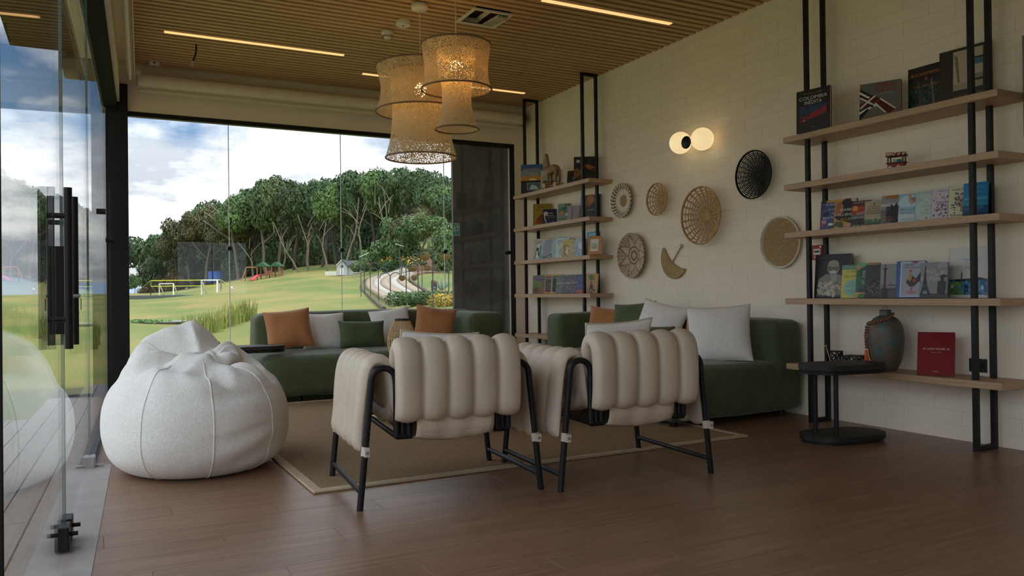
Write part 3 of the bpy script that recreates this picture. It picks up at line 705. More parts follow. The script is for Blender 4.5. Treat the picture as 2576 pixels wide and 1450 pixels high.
def knot(i,j):
    a=2*math.pi*i; th=2*math.pi*j; rr=.05*(1+.3*math.sin(3*a)); R_=.085*(1+.25*math.cos(2*a+.5)); return (R_*math.cos(a)*1.2+rr*math.cos(th)*math.cos(a),R_*math.sin(a)*.8+rr*math.cos(th)*math.sin(a),rr*math.sin(th)*.8+.015*math.sin(5*a))
g.grid(48,16,knot,wu=True,wv=True); g.build('gathered_knot',M['bean'],t,(.10,.02,.655),(R(12),R(-8),R(20)))
# ================================================================== bookshelf racks
def rack(label,ys,posts,heights,ztop):
    t=thing('bookshelf',label,'shelf',(W,(ys[0]+ys[1])/2,0)); oy=(ys[0]+ys[1])/2
    for py in posts:
        for px in (-.27,-.08): MB().cbox(px-.0165,px+.0165,py-oy-.0165,py-oy+.0165,.0,ztop,.002).build('post',M['black'],t)
        MB().cbox(-.2535,-.0965,py-oy-.0165,py-oy+.0165,.0,.033,.002).build('foot_bar',M['black'],t)
        MB().cbox(-.2535,-.0965,py-oy-.0165,py-oy+.0165,ztop-.033,ztop,.002).build('head_bar',M['black'],t)
    for z in heights: MB().cbox(-.32,-.001,ys[0]-oy,ys[1]-oy,z-.046,z,.002).build('shelf_board',M['shelf'],t)
    return t
SR=[.456,.979,1.51,1.897,2.28]; SLh=[.515,1.035,1.47,1.905,2.338]
rack('oak and black steel bookshelf in front of the black side table',(2.935,4.66),(3.13,4.455),SR,3.584)
rack('oak and black steel bookshelf in the corner by the window',(7.51,9.33),(7.705,9.09),SLh,3.584)

# ------------------------------------------------------------------ books
TEXTS=[]
def book(label,y,z,w,h,phi,th,cover,art,x=5.085,lean=8,group=None,spine=None,page=True):
    t=link('book',None,None,(x,y,z+th/2*math.sin(R(lean))+.0001),(-R(lean),0,R(phi)-math.pi/2)); tag(t,label,'book',group)
    cm=flat(cover,.35); sm=flat(spine or cover,.35); c=.0028
    MB().box(-w/2,w/2,-th/2,-th/2+c,0,h).box(-w/2,w/2,th/2-c,th/2,0,h).box(-w/2-.0005,-w/2+c,-th/2,th/2,0,h,1).build('cover',[cm,sm],t)
    MB().box(-w/2+c,w/2-.004,-th/2+c,th/2-c,.003,h-.003).build('pages',M['pages'],t)
    def fp(mb,pts,yy,m_): flatpoly(mb,[(min(max(a,-w/2),w/2),min(max(b,.0004),h)) for a,b in pts],yy,m_)   # print stays on the cover
    mb=MB(); mats=[]; mi={}; lay=0; X=lambda u:(u-.5)*w; Z=lambda v:v*h; YF=-th/2-.0004
    for a in art:
        k=a[0]
        if k=='t': continue
        lay+=1; yy=YF-.00012*lay; colr=a[-1]
        if colr not in mi: mi[colr]=len(mats); mats.append(flat(colr,.4))
        m_=mi[colr]
        if k=='r': pts=[(X(a[1]),Z(a[2])),(X(a[3]),Z(a[2])),(X(a[3]),Z(a[4])),(X(a[1]),Z(a[4]))]
        elif k=='e':
            nn=a[5] if len(a)>6 else 20; pts=[(X(a[1]+a[3]*math.cos(2*math.pi*i/nn)),Z(a[2]+a[4]*math.sin(2*math.pi*i/nn))) for i in range(nn)]
        elif k=='p': pts=[(X(u),Z(v)) for u,v in a[1]]
        elif k=='s':    # scatter of small blobs: u0,v0,u1,v1,n,size,seed
            rr=random.Random(a[7]); 
            for _ in range(a[5]):
                u=rr.uniform(a[1],a[3]); v=rr.uniform(a[2],a[4]); s=a[6]*rr.uniform(.5,1.3); an=rr.uniform(0,3)
                fp(mb,[(X(u)+s*w*math.cos(an+q*math.pi*2/5)*rr.uniform(.6,1),Z(v)+s*w*math.sin(an+q*math.pi*2/5)*rr.uniform(.6,1)) for q in range(5)],yy-.00002*_/10,m_)
            continue
        fp(mb,pts,yy,m_)
    if mats: mb.build('cover_print',mats,t)['kind']='stuff'
    for a in art:
        if a[0]!='t': continue
        _,s,u,v,tw,colr=a[:6]
        cu=bpy.data.curves.new('lettering','FONT'); cu.body=s; cu.align_x='CENTER'; cu.size=.02; cu.resolution_u=2; cu.materials.append(flat(colr,.4))
        o=link('lettering',cu,t,(X(u),YF-.00012*(lay+3),Z(v)),(math.pi/2,0,0)); TEXTS.append((o,tw*w,(a[6] if len(a)>6 else .085)*h))
    return t
gB='books on the bookshelf behind the side table'; gA='books on the corner bookshelf'
D,K='141312','0c0c0d'
# nearer rack, top shelf
book('black book titled COLOMBIA INEDITA at the end of the top shelf',4.36,2.28,.285,.33,10,.025,D,[('r',.1,.18,.9,.62,'16385a'),('p',[(.1,.2),(.9,.4),(.9,.56),(.5,.44),(.1,.34)],'8e1520'),('p',[(.1,.2),(.5,.18),(.9,.18),(.9,.36),(.4,.3)],'1b1013'),('s',.12,.2,.4,.6,14,.05,3,'2a1118'),('r',.2,.27,.26,.285,'e8d8d0'),('t','COLOMBIA',.5,.76,.84,'d8d8cc'),('t','INÉDITA',.5,.65,.52,'d8d8cc'),('t','SANTIAGO HARKER',.5,.89,.55,'7d7a70'),('t','VILLEGAS',.5,.09,.1,'c8c8c0')],group=gB,x=4.965,lean=1.5)
book('grey book with red lettering and a striped ribbon motif on the top shelf',3.862,2.28,.28,.282,26,.03,'6e6d69',[('p',[(0,.87),(.36,.62),(.32,.59),(0,.81)],K),('p',[(0,.80),(.30,.58),(.26,.55),(0,.74)],'e8e6e0'),('p',[(0,.73),(.26,.55),(.22,.52),(0,.67)],K),('p',[(0,.44),(.33,.67),(.50,.54),(.25,.36),(0,.36)],'5c1512'),('p',[(.50,.54),(.86,.22),(.72,.13),(.37,.42)],'5c1512'),('p',[(0,.62),(.38,.34),(.42,.37),(.03,.65)],'d8d6d0'),('p',[(0,.36),(.36,.66),(.40,.63),(.03,.33)],'d8d6d0'),('p',[(0,.30),(.30,.42),(.34,.38),(0,.08)],K),('p',[(0,.25),(.26,.37),(.30,.34),(0,.04)],'e0ded8'),('p',[(0,.17),(.2,.32),(.24,.29),(0,.0)],K),('p',[(.36,.42),(.62,.15),(.65,.17),(.40,.45)],'d8d6d0'),('p',[(.52,.56),(.88,.25),(.86,.22),(.49,.53)],'d8d6d0'),('t','OMAR',.62,.86,.46,'a8282c',.1),('t','RAYO',.62,.73,.46,'a8282c'),('t','HOMENAJE',.62,.64,.44,'9a9993')],group=gB)
book('dark forest photo book titled BUCARAMANGA on the top shelf',3.605,2.28,0.282,0.352,0,0.016,'0e1512',[('r',0,0,1,.72,'12261f'),('s',.02,.02,.98,.66,70,.05,5,'1f5a40'),('s',.02,.02,.98,.6,50,.035,6,'0b120f'),('p',[(.26,.7),(.31,.7),(.42,.0),(.33,.0)],'4a4038'),('p',[(.62,.72),(.66,.72),(.75,.05),(.69,.05)],'6a6560'),('s',.5,.2,.98,.6,20,.03,8,'252238'),('t','BUCARAMANGA',.52,.81,.86,'c07a20'),('t','El',.5,.7,.07,'b06c1c'),('t','Color de la Alegría',.5,.58,.72,'b06c1c')],group=gB,x=5.245,lean=1)
book('large olive book with pale interior photo, last on the top shelf',3.314,2.28,0.318,0.392,4,0.036,'2a2a18',[('r',.3,.27,.92,.95,'b8ad98'),('p',[(.32,.9),(.40,.84),(.44,.4),(.40,.4)],'7a6d5c'),('r',.6,.66,.92,.76,'3a6f92'),('r',.6,.76,.92,.79,'2a2a24'),('r',.6,.42,.92,.5,'8a8678'),('r',.6,.38,.92,.42,'2a2a24'),('r',.3,.27,.92,.38,'a39880'),('t','LUIS MAESTRE',.62,.13,.62,'6f6f50'),('t','arquitecto',.8,.07,.22,'5a5a40')],group=gB,x=5.212,lean=2)
# second shelf down carries the toy cart ; third shelf: paperbacks
S3=1.51
book('blue paperback EL GATO QUE CUIDABA LAS BIBLIOTECAS first in the paperback row',4.325,S3,.158,.234,12,0.017,'46588e',[('r',.05,.72,1,.86,'3a4a80'),('r',.05,.9,.25,1,'2b2b30'),('r',.3,.92,.95,1,'c8963c'),('r',.05,.1,.2,.24,'c03c3c'),('p',[(.1,.56),(.45,.62),(.45,.48),(.25,.42)],'20283e'),('e',.2,.28,.14,.07,'c890a0'),('e',.55,.18,.14,.05,'e8e4dc'),('r',.05,.0,1,.05,'2c3a70'),('s',.4,.06,.98,.3,14,.05,4,'33457c'),('r',.05,.86,1,.88,'6a84b8'),('t','EL GATO',.55,.82,.5,'e6e9f2'),('t','QUE CUIDABA',.66,.67,.56,'e6e9f2'),('t','LAS',.74,.52,.2,'e6e9f2'),('t','BIBLIOTECAS',.52,.38,.74,'e6e9f2')],group=gB,x=5.085)
book('paperback titled VIOLETA with a dark haired figure on yellow',4.185,S3,.172,.232,12,0.017,'141416',[('r',0,0,1,1,'c79a34'),('e',.62,.62,.42,.40,'17151a'),('e',.22,.66,.2,.26,'a4684e'),('p',[(0,.42),(.5,.52),(1,.46),(1,.1),(.5,.24),(.15,.3)],'17161a'),('s',.0,.0,.4,.2,14,.09,2,'3c5a34'),('e',.75,.07,.22,.1,'c8a094'),('e',.9,.95,.16,.07,'d0b090'),('t','ISABEL',.6,.59,.66,'ece6da'),('t','ALLENDE',.58,.43,.86,'ece6da'),('t','VIOLETA',.62,.27,.66,'d8a83c')],group=gB,x=5.085)
book('red and black paperback titled LONE WOMEN',4.045,S3,.142,.20,12,0.017,'1a1718',[('r',0,.48,1,1,'a83420'),('r',0,.8,1,1,'5c1c1c'),('e',.2,.72,.15,.1,'d89a34'),('p',[(0,.5),(1,.5),(1,.34),(.5,.4),(0,.3)],'6b6664'),('r',0,.1,1,.3,'2a282a'),('s',0,.05,1,.3,16,.06,5,'4a4646'),('t','NATIONAL BESTSELLER',.5,.92,.8,'d8d0c4'),('t','LONE',.62,.49,.66,'dcd4cc'),('t','WOMEN',.55,.31,.86,'dcd4cc'),('t','VICTOR LAVALLE',.5,.04,.8,'e0dcd4')],group=gB,x=5.085)
book('beige paperback with green trees along the bottom of its cover',3.93,S3,.142,.188,12,0.017,'b3a58c',[('r',0,0,1,.16,'4c6450'),('s',0,.04,1,.24,46,.09,4,'5d7c5c'),('s',0,.02,1,.18,24,.07,9,'3a5240'),('e',.5,.88,.05,.04,'6a5a48'),('t','ROBIN SHARMA',.5,.77,.5,'5c5042'),('t','EL MONJE',.5,.66,.62,'5c4a3c'),('t','QUE VENDIÓ',.5,.56,.80,'5c4a3c'),('t','SU FERRARI',.5,.46,.76,'5c4a3c')],group=gB,x=5.085)
book('grey paperback EL GATO NEGRO with a black cat',3.79,S3,.14,.212,12,0.017,'6c6e70',[('r',0,.5,1,1,'8d9092'),('r',.25,0,1,.62,'3a3b3e'),('r',0,.62,1,.72,'b8bcbc'),('p',[(.3,.0),(.3,.4),(.5,.55),(.66,.62),(.8,.74),(.85,.6),(.9,.5),(.8,.35),(1,.2),(1,0)],'19191b'),('p',[(.5,.55),(.48,.72),(.62,.62)],'19191b'),('r',.22,.88,.85,1,'a86820'),('t','EL GATO',.35,.23,.42,'c87a34'),('t','NEGRO',.36,.12,.52,'c87a34'),('t','POE',.4,.03,.2,'d8d8d8')],group=gB,x=5.085)
book('pale blue paperback on ANGELES with clasped hands',3.648,S3,.142,.208,12,0.017,'9dbed6',[('e',.5,.7,.5,.25,'bcd8e8'),('r',0,0,1,.34,'c6d6de'),('p',[(.45,.98),(.6,.98),(.7,.8),(.95,.86),(.9,.7),(.65,.62),(.5,.72)],'c09a90'),('p',[(.6,.8),(1,.98),(1,.84),(.8,.7)],'8a7a7c'),('t','El maravilloso poder de',.5,.52,.7,'587a98'),('t','SANACIÓN',.5,.43,.76,'4c7aa4'),('t','ÁNGELES',.52,.29,.84,'5a6a8c'),('t','Kimberly Marooney',.5,.1,.7,'6a7484')],group=gB,x=5.085)
book('pale teal paperback with white lettering and a gold emblem',3.518,S3,.142,.21,12,0.017,'a9c4c0',[('e',.5,.35,.5,.35,'bcd2cc'),('e',.97,.66,.14,.05,'c8a46c'),('t','LOUISE',.55,.80,.62,'eef4f0'),('t','HAY',.58,.70,.42,'eef4f0'),('t','EL',.55,.58,.12,'7c9a96'),('t','PODER',.55,.46,.42,'7c9a96'),('t','DEL',.55,.34,.26,'7c9a96'),('t','ESPEJO',.55,.22,.5,'8cb0b0'),('e',.55,.1,.06,.025,'c06a5a')],group=gB,x=5.085)
book('lilac paperback EL TIEMPO QUE TUVIMOS with scattered purple leaves',3.395,S3,.146,.217,12,0.017,'cfc4cf',[('s',.1,.1,.95,.8,16,.075,3,'5d5f94'),('s',.1,.1,.95,.85,12,.06,9,'7a4766'),('s',.3,.5,.8,.85,10,.035,12,'4a4468'),('t','CHERRY CHIC',.58,.89,.66,'6c6472'),('t','EL',.58,.63,.1,'57506a'),('t','TIEMPO',.55,.50,.72,'57506a'),('t','QUE',.55,.40,.3,'57506a'),('t','TUVIMOS',.52,.28,.82,'57506a')],group=gB,x=5.085)
book('pale yellow paperback titled ABUNDANCIA with a leafy tree',3.275,S3,.144,.226,12,0.017,'d3cfae',[('e',.62,.52,.34,.24,'aeb8a0'),('s',.3,.32,.95,.76,60,.05,6,'47546c'),('s',.3,.3,.95,.74,26,.05,7,'7c3c48'),('p',[(.6,.55),(.66,.55),(.78,.18),(.52,.18)],'a87c50'),('s',.1,.1,.3,.4,10,.05,2,'55705c'),('t','Deepak Chopra',.55,.83,.8,'4c4a50'),('t','ABUNDANCIA',.54,.06,.78,'5a4a38')],group=gB,x=5.085)
book('bright blue paperback on el silencio with a sea horizon',3.170,S3,.148,.226,12,0.017,'1673a8',[('r',0,.58,1,1,'1482bc'),('r',0,.3,1,.58,'0d8fb8'),('r',0,.12,1,.32,'0d4f7c'),('r',0,.0,1,.12,'0b3a64'),('s',.1,.22,.9,.3,20,.08,3,'1a6c98'),('t','El valor',.6,.83,.5,'4fb0d8'),('t','del',.6,.7,.2,'4fb0d8'),('t','silencio',.52,.5,.9,'8fd2ea'),('t','CELIA LISA TABOADA',.5,.36,.76,'5cb8d4')],group=gB,spine='1a6a98',x=5.085)
# fourth shelf
S4=.979
book('large black portrait book RETRATOS DE SOCIEDAD at the end of its shelf',4.328,S4,.28,.345,20,.03,'0f0f10',[('p',[(.1,.42),(.3,.54),(.7,.52),(.95,.42),(.98,.05),(.08,.05)],'8d887e'),('p',[(.42,.54),(.62,.54),(.6,.4),(.5,.34)],'aaa69c'),('e',.51,.68,.17,.17,'8f8a82'),('e',.51,.78,.15,.08,'a39e96'),('r',.37,.675,.66,.685,'18181a'),('e',.43,.67,.065,.04,'26262a'),('e',.58,.67,.065,.04,'26262a'),('e',.43,.67,.05,.03,'7a766e'),('e',.58,.67,.05,.03,'7a766e'),('p',[(.42,.6),(.5,.62),(.6,.6),(.58,.56),(.5,.55),(.43,.56)],'cfccc4'),('s',.12,.04,.9,.36,44,.075,7,'c2bcae'),('s',.12,.04,.9,.34,30,.035,8,'6d685e'),('t','RETRATOS DE SOCIEDAD',.53,.90,.9,'6d4c34'),('t','MAURICIO VÉLEZ',.74,.85,.42,'5c5048')],group=gB,x=5.11)
book('yellow and green paperback EL PODER DEL AHORA',4.137,S4,.165,.253,12,0.018,'c9c24c',[('r',0,.86,1,1,'5c9480'),('e',.7,.3,.6,.28,'8dbda4'),('e',.62,.32,.42,.2,'7ab0a4'),('t','UN CAMINO HACIA LA REALIZACIÓN',.55,.92,.8,'c8d4b8'),('t','EL PODER',.55,.77,.6,'6c7a4c'),('t','DEL AHORA',.56,.62,.88,'3f8a7c'),('t','Eckhart Tolle',.5,.27,.74,'dfe8d4'),('t','gaia',.75,.05,.16,'4c6a50')],group=gB,x=5.09)
book('green paperback titled EN AGOSTO NOS VEMOS',4.004,S4,.172,.264,12,0.02,'2f6f4c',[('r',0,.82,1,1,'6fa878'),('p',[(0,.95),(.15,.9),(.3,.84),(0,.8)],'d08a5c'),('e',.55,.72,.46,.2,'1d5238'),('r',.5,.95,1,1,'c0704c'),('r',0,.0,1,.16,'c79a3c'),('e',.25,.22,.16,.07,'3a3450'),('e',.8,.25,.14,.06,'b85c30'),('e',.4,.05,.3,.08,'2f7a44'),('s',.0,.3,1,.7,26,.07,5,'22603f'),('t','GABRIEL',.5,.72,.46,'dce8d8'),('t','GARCÍA',.47,.65,.40,'dce8d8'),('t','MÁRQUEZ',.5,.58,.46,'dce8d8'),('t','EN AGOSTO',.5,.45,.46,'c8d8c0'),('t','NOS VEMOS',.5,.39,.46,'c8d8c0')],group=gB,x=5.095)
book('dark photo book of a city skyline at night',3.93,S4,.14,.247,12,0.02,'262628',[('r',0,0,1,.55,'1c1c1f'),('s',.02,.1,.98,.55,60,.035,3,'8a8880'),('s',.02,.05,.98,.3,30,.05,4,'4a4a4c'),('r',0,.55,1,1,'303034')],group=gB,x=5.08)
book('grey photo book of a tall street lamp by a river',3.805,S4,.138,.247,12,0.02,'77787a',[('r',0,.4,1,1,'8b8c8e'),('r',0,0,1,.28,'4c4d50'),('r',.2,.3,.3,.86,'1c1c1f'),('p',[(.14,.9),(.36,.9),(.3,.78),(.2,.78)],'2a2a2c'),('e',.25,.95,.04,.03,'1c1c1f'),('p',[(.14,.3),(.36,.3),(.42,.0),(.08,.0)],'1c1c1f'),('r',.4,.36,1,.4,'5c5d60'),('p',[(.55,.4),(.58,.5),(.61,.4)],'505154'),('r',.4,.02,.44,.26,'2a2a2c'),('r',.4,.24,1,.26,'2a2a2c')],group=gB,x=5.08)
book('blue framed book with a painted rooster on its cover',3.642,S4,.196,.262,12,0.03,'2a55a0',[('r',.14,.02,.98,.98,'c4cdd8'),('r',.18,.05,.95,.95,'9da6b4'),('p',[(.5,.98),(.8,.98),(.65,.91)],'a04a4c'),('p',[(.35,.42),(.45,.62),(.5,.72),(.56,.6),(.7,.52),(.84,.7),(.88,.58),(.78,.42),(.62,.3),(.48,.3)],'3a2c2c'),('p',[(.4,.5),(.46,.7),(.52,.72),(.56,.55),(.5,.44)],'b08a4c'),('e',.5,.73,.05,.04,'b0483c'),('p',[(.7,.5),(.9,.72),(.86,.5),(.92,.56),(.84,.42)],'20222c'),('p',[(.55,.32),(.58,.32),(.56,.14),(.64,.12),(.5,.12)],'a8503c'),('e',.55,.14,.2,.03,'b87068'),('e',.64,.46,.06,.05,'a83c38'),('t','Gabriel',.42,.87,.3,'47526a'),('t','García Márquez',.52,.80,.58,'47526a')],group=gB,spine='1d4690',x=5.085)
book('grey photo book of a lattice tower and a couple under an umbrella',3.465,S4,.175,.246,12,0.024,'85868a',[('r',0,.0,1,.12,'3c3d40'),('s',0,.5,1,.95,12,.15,3,'9a9b9e'),('p',[(.17,.93),(.19,.93),(.22,.6),(.28,.32),(.42,.06),(.32,.06),(.25,.2),(.13,.2),(.07,.06),(0,.06),(.09,.32),(.14,.6)],'222326'),('r',.08,.32,.28,.34,'5a5b5e'),('e',.88,.6,.2,.03,'17181a'),('p',[(.68,.6),(.88,.66),(1.0,.6)],'17181a'),('e',.82,.53,.07,.05,'17181a'),('p',[(.66,.46),(.84,.5),(.97,.44),(.94,.08),(.64,.1)],'1d1e20')],group=gB,x=5.08)
book('large white book with a row of painted houses, last on its shelf',3.314,S4,0.272,0.345,0,0.024,'cfcfcb',[('r',0,.06,1,.36,'2f7fb4'),('r',0,.06,.36,.34,'7ba65c'),('p',[(0,.36),(.3,.37),(.6,.38),(.8,.40),(1,.36),(1,.32),(0,.32)],'2a2c34'),('r',.72,.06,1,.34,'2c5fa4'),('r',.04,.16,.14,.26,'d8dcd0'),('r',.18,.06,.28,.24,'5a6a50'),('r',.42,.06,.52,.26,'1d2a44'),('r',.58,.14,.7,.24,'24324a'),('e',.63,.18,.04,.04,'c87a50'),('r',.8,.12,.9,.24,'d0d8e0'),('r',.33,.2,.36,.5,'4a4c50'),('s',0,.06,1,.34,40,.05,6,'4d93b4'),('s',0,.06,.36,.3,20,.05,9,'5c8a48'),('e',.57,.87,.035,.022,'d0902c'),('t','HISTORIAS',.6,.73,.4,'8fb8d0'),('t','DE PIEDRA',.6,.67,.3,'8fb8d0'),('t','ARQUITECTURA',.6,.59,.36,'8a8a8c'),('t','CIUDAD',.6,.55,.2,'8a8a8c')],group=gB,x=5.229,lean=3)
# red book leaning back on the bottom shelf
book('dark red book with small white lettering leaning on the bottom shelf',3.41,.456,.225,.305,30,.022,'7e1420',[('t','EF LENS WORK III',.5,.58,.7,'d8c8c0'),('t','The Eyes of EOS',.5,.51,.3,'c8b0a8'),('t','Canon',.5,.07,.14,'e0d8d4')],group=gB,x=5.01,lean=22)

# corner rack
book('landscape photo book SANTANDER at the window end of the top shelf',8.98,2.338,.283,.375,50,.03,'1c1a1c',[('r',0,.72,1,1,'2f5f9c'),('e',.5,.7,.6,.16,'7c8c9c'),('r',0,.44,1,.6,'c88c34'),('e',.55,.47,.18,.05,'f0dc8c'),('r',0,0,1,.44,'141214'),('r',.28,.1,.88,.36,'b8b4ac'),('r',.3,.11,.86,.35,'3c6488'),('p',[(.4,.14),(.5,.3),(.7,.26),(.84,.12)],'c8ccd0'),('t','SANTANDER',.5,.81,.78,'b07c3c'),('t','Las raíces de la',.5,.69,.6,'d0c090'),('t','tierra',.6,.61,.36,'d8c898')],group=gA,x=5.04,lean=2)
book('white photo book Barichara behind the toy horse',8.66,2.338,.235,.262,50,.025,'c9c6bc',[('r',.1,.08,.9,.72,'8a7a60'),('r',.1,.45,.9,.72,'a8b0b0'),('p',[(.1,.45),(.3,.5),(.5,.46),(.9,.5),(.9,.4),(.1,.4)],'4a4438'),('r',.1,.08,.9,.3,'6a4c34'),('t','Barichara',.62,.86,.5,'4a463e'),('t','Santander',.62,.79,.34,'6a665e')],group=gA,x=5.12)
book('small dark book beside the toy horse',8.14,2.338,.16,.185,32,.02,'241812',[('e',.6,.4,.22,.2,'1d4a4c'),('e',.6,.5,.14,.1,'3c8a8c'),('r',0,.85,1,1,'3a2418')],group=gA,x=5.14)
book('large dark book with an orange mountain cover',7.82,2.338,.285,.30,56,0.026,'1d2530',[('p',[(0,.5),(.15,.55),(.3,.45),(.6,.28),(.8,.2),(0,.1)],'8a5a1c'),('p',[(.4,.65),(.6,.7),(1,.5),(1,.35),(.6,.5)],'b06a24'),('p',[(0,.0),(1,.0),(1,.2),(.5,.3),(0,.15)],'4a2a14'),('s',.1,.1,.9,.5,24,.07,3,'2c1d14'),('r',.1,.76,.25,.88,'c8c4b8')],group=gA,x=5.12,lean=3)
SL2,SL3,SL4=1.905,1.47,1.035
book('ochre storybook with a red bird on its cover',8.86,SL2,.235,.29,55,.03,'96802a',[('r',.06,.04,.94,.96,'a58e30'),('p',[(.1,.1),(.9,.08),(.9,.3),(.5,.26),(.2,.34)],'7c6a34'),('p',[(.2,.3),(.4,.5),(.75,.56),(.7,.42),(.55,.36),(.8,.26),(.4,.22)],'7a3c24'),('p',[(.1,.1),(.6,.12),(.5,.22),(.15,.26)],'b03c30'),('p',[(.4,.08),(.9,.08),(.88,.2),(.55,.2)],'4a8a4c'),('t','Rafael',.5,.82,.46,'2a2618'),('t','Pombo',.55,.70,.6,'2a2618')],group=gA,x=5.12)
book('square navy book 365 cuentos y rimas',8.585,SL2,.172,.19,50,.03,'1d2340',[('e',.2,.7,.16,.14,'c8ccd0'),('p',[(.05,.6),(.12,.3),(.2,.1),(.3,.05),(.2,.3),(.15,.6)],'c8ccd0'),('s',.3,.05,.95,.3,18,.05,3,'3c4a80'),('s',.1,.1,.9,.9,14,.025,5,'c8b04c'),('t','365',.5,.68,.42,'dde0e4'),('t','cuentos',.55,.52,.52,'dde0e4'),('t','y rimas',.6,.40,.44,'d0b848')],group=gA,x=5.07)
book('grey green picture book titled Cenicienta',8.30,SL2,.178,.234,30,.022,'7f948c',[('e',.4,.62,.3,.2,'4a7a54'),('e',.35,.5,.16,.12,'c8804c'),('p',[(.6,.4),(.9,.6),(.85,.35),(.7,.3)],'d8dcd8'),('s',.0,.05,1,.3,16,.1,3,'4a8458'),('s',.5,.7,1,1,12,.08,5,'2f5c40'),('t','Cenicienta',.5,.06,.76,'d8e0d8')],group=gA,x=5.10)
book('mauve storybook turned aside on the second shelf',8.11,SL2,.13,.182,14,.02,'8a7488',[('r',.3,0,1,1,'9a8298'),('s',.3,.1,1,.8,12,.1,3,'a89aa8')],group=gA)
book('plain grey mauve book next to the mauve storybook',8.02,SL2,.13,.176,20,.022,'93868c',[('r',0,0,.25,1,'7a6c74')],group=gA)
book('peach and sky blue picture book behind the shelf post',8.03,SL2,0.22,0.305,0,0.016,'7fb0b4',[('p',[(0,0),(1,0),(1,.4),(.6,.6),(.2,.5)],'c87458'),('s',.1,.1,.9,.5,16,.1,2,'d8a084'),('t','cuentos',.55,.8,.5,'dfe8e4')],group=gA,x=5.242,lean=1)
book('dark brown book with an amber glow on its cover',7.797,SL2,0.2,0.288,30,0.02,'241812',[('p',[(.1,1),(.8,1),(.7,.7),(.3,.5),(.05,.6)],'8a5420'),('e',.4,.8,.2,.16,'b8742c'),('s',.1,.05,.9,.4,16,.1,3,'3c2c20'),('t','la huella',.4,.36,.4,'d8d0c0')],group=gA,x=5.185,spine='2c3a50',lean=2)
book('white picture book with red lettering and a spotted dog',8.96,SL3,.225,.282,16,.02,'d2cfc4',[('p',[(.25,.1),(.3,.6),(.42,.78),(.58,.74),(.55,.5),(.66,.1)],'f0efe8'),('e',.38,.5,.08,.1,'24242a'),('e',.5,.3,.09,.12,'24242a'),('r',.5,.06,1,.7,'6fa490'),('p',[(.22,.08),(.3,.6),(.26,.6),(.18,.1)],'3a3a3c'),('t','HARRY',.55,.83,.8,'a03c34'),('t','el perrito sucio',.5,.76,.8,'4a4440')],group=gA,x=5.12)
book('grey picture book with a big grey animal over flowers',8.735,SL3,.222,.28,14,.02,'a7abb2',[('e',.5,.55,.36,.34,'878c96'),('e',.66,.8,.2,.12,'878c96'),('e',.74,.82,.02,.02,'20242a'),('s',.0,.02,1,.22,30,.07,3,'3f6a54'),('s',.0,.05,1,.28,16,.05,4,'54509a'),('r',0,.94,1,1,'c89a34'),('t','pequeño',.3,.9,.4,'e6e6e6')],group=gA,x=5.11)
book('mint green picture book with a small dark fish',8.46,SL3,.216,.27,16,.02,'92b8a4',[('p',[(.4,.45),(.6,.55),(.8,.5),(.95,.6),(.92,.35),(.7,.36),(.5,.38)],'2f4c54'),('e',.3,.75,.2,.12,'a8cab8'),('s',.1,.7,.9,.95,10,.06,3,'7aa490')],group=gA,x=5.11)
book('white picture book with pale sketch cover',8.30,SL3,.2,.248,22,.02,'cfd3d8',[('e',.55,.3,.35,.2,'b0b4bc'),('e',.3,.6,.06,.06,'d8c84c'),('s',.1,.7,.9,.9,8,.07,5,'aeb4d8'),('t','ilustres',.4,.82,.6,'7a8cb8')],group=gA,x=5.07)
book('yellow picture book with a crowded cartoon cover',8.155,SL3,.172,.216,16,.02,'c8b04c',[('s',.05,.05,.95,.7,34,.09,3,'5f7a48'),('s',.05,.05,.95,.7,26,.07,4,'8a4c34'),('e',.5,.35,.2,.2,'dcd4b8'),('t','LA',.7,.82,.3,'e8e4d0')],group=gA,x=5.06)
book('cream book with a gold treasure map cover',8.03,SL3,.16,.2,18,.02,'c8b684',[('s',.05,.05,.95,.7,30,.09,6,'a8883c'),('s',.05,.3,.95,.9,16,.06,7,'dccfa4'),('t','cuentos de',.5,.84,.7,'7a5c2c')],group=gA,x=5.06)
book('pale blue picture book beside the shelf post',7.90,SL3,.166,.208,16,.02,'a8bed0',[('s',.05,.05,.95,.5,18,.1,6,'7d96b4'),('e',.6,.6,.24,.2,'d8dce0')],group=gA,x=5.065)
book('colourful picture book with a rainbow house on blue',7.884,SL3,0.233,0.296,0,0.02,'4fa0b8',[('p',[(.2,.1),(.2,.55),(.5,.8),(.8,.55),(.8,.1)],'b85c4c'),('r',.3,.1,.5,.4,'4c8a50'),('s',.0,.0,1,.3,20,.1,3,'5f9a4c'),('s',.2,.3,.8,.7,12,.08,4,'c8a44c'),('t','Mi Casa',.6,.85,.6,'e0ece8')],group=gA,x=5.229,lean=3)
book('thick orange book with a small framed picture on the cover',7.555,SL3,.17,.212,30,.045,'bf8640',[('s',.05,.05,.95,.95,40,.02,3,'9a6428'),('r',.2,.18,.8,.84,'e0dccc'),('r',.24,.3,.76,.6,'a8c4c4'),('p',[(.3,.32),(.5,.5),(.7,.32)],'c8a04c')],group=gA,x=5.05)
book('green storybook with a purple oval title',8.94,SL4,.178,.24,34,.022,'6d8a34',[('e',.5,.82,.46,.14,'6a4c8a'),('r',0,0,1,.3,'8a5c34'),('e',.3,.2,.2,.18,'4a3a34'),('e',.8,.45,.1,.12,'a85c30'),('s',0,.3,1,.6,18,.1,3,'54762c'),('t','CUENTOS',.5,.8,.7,'c8a84c')],group=gA,x=5.1)
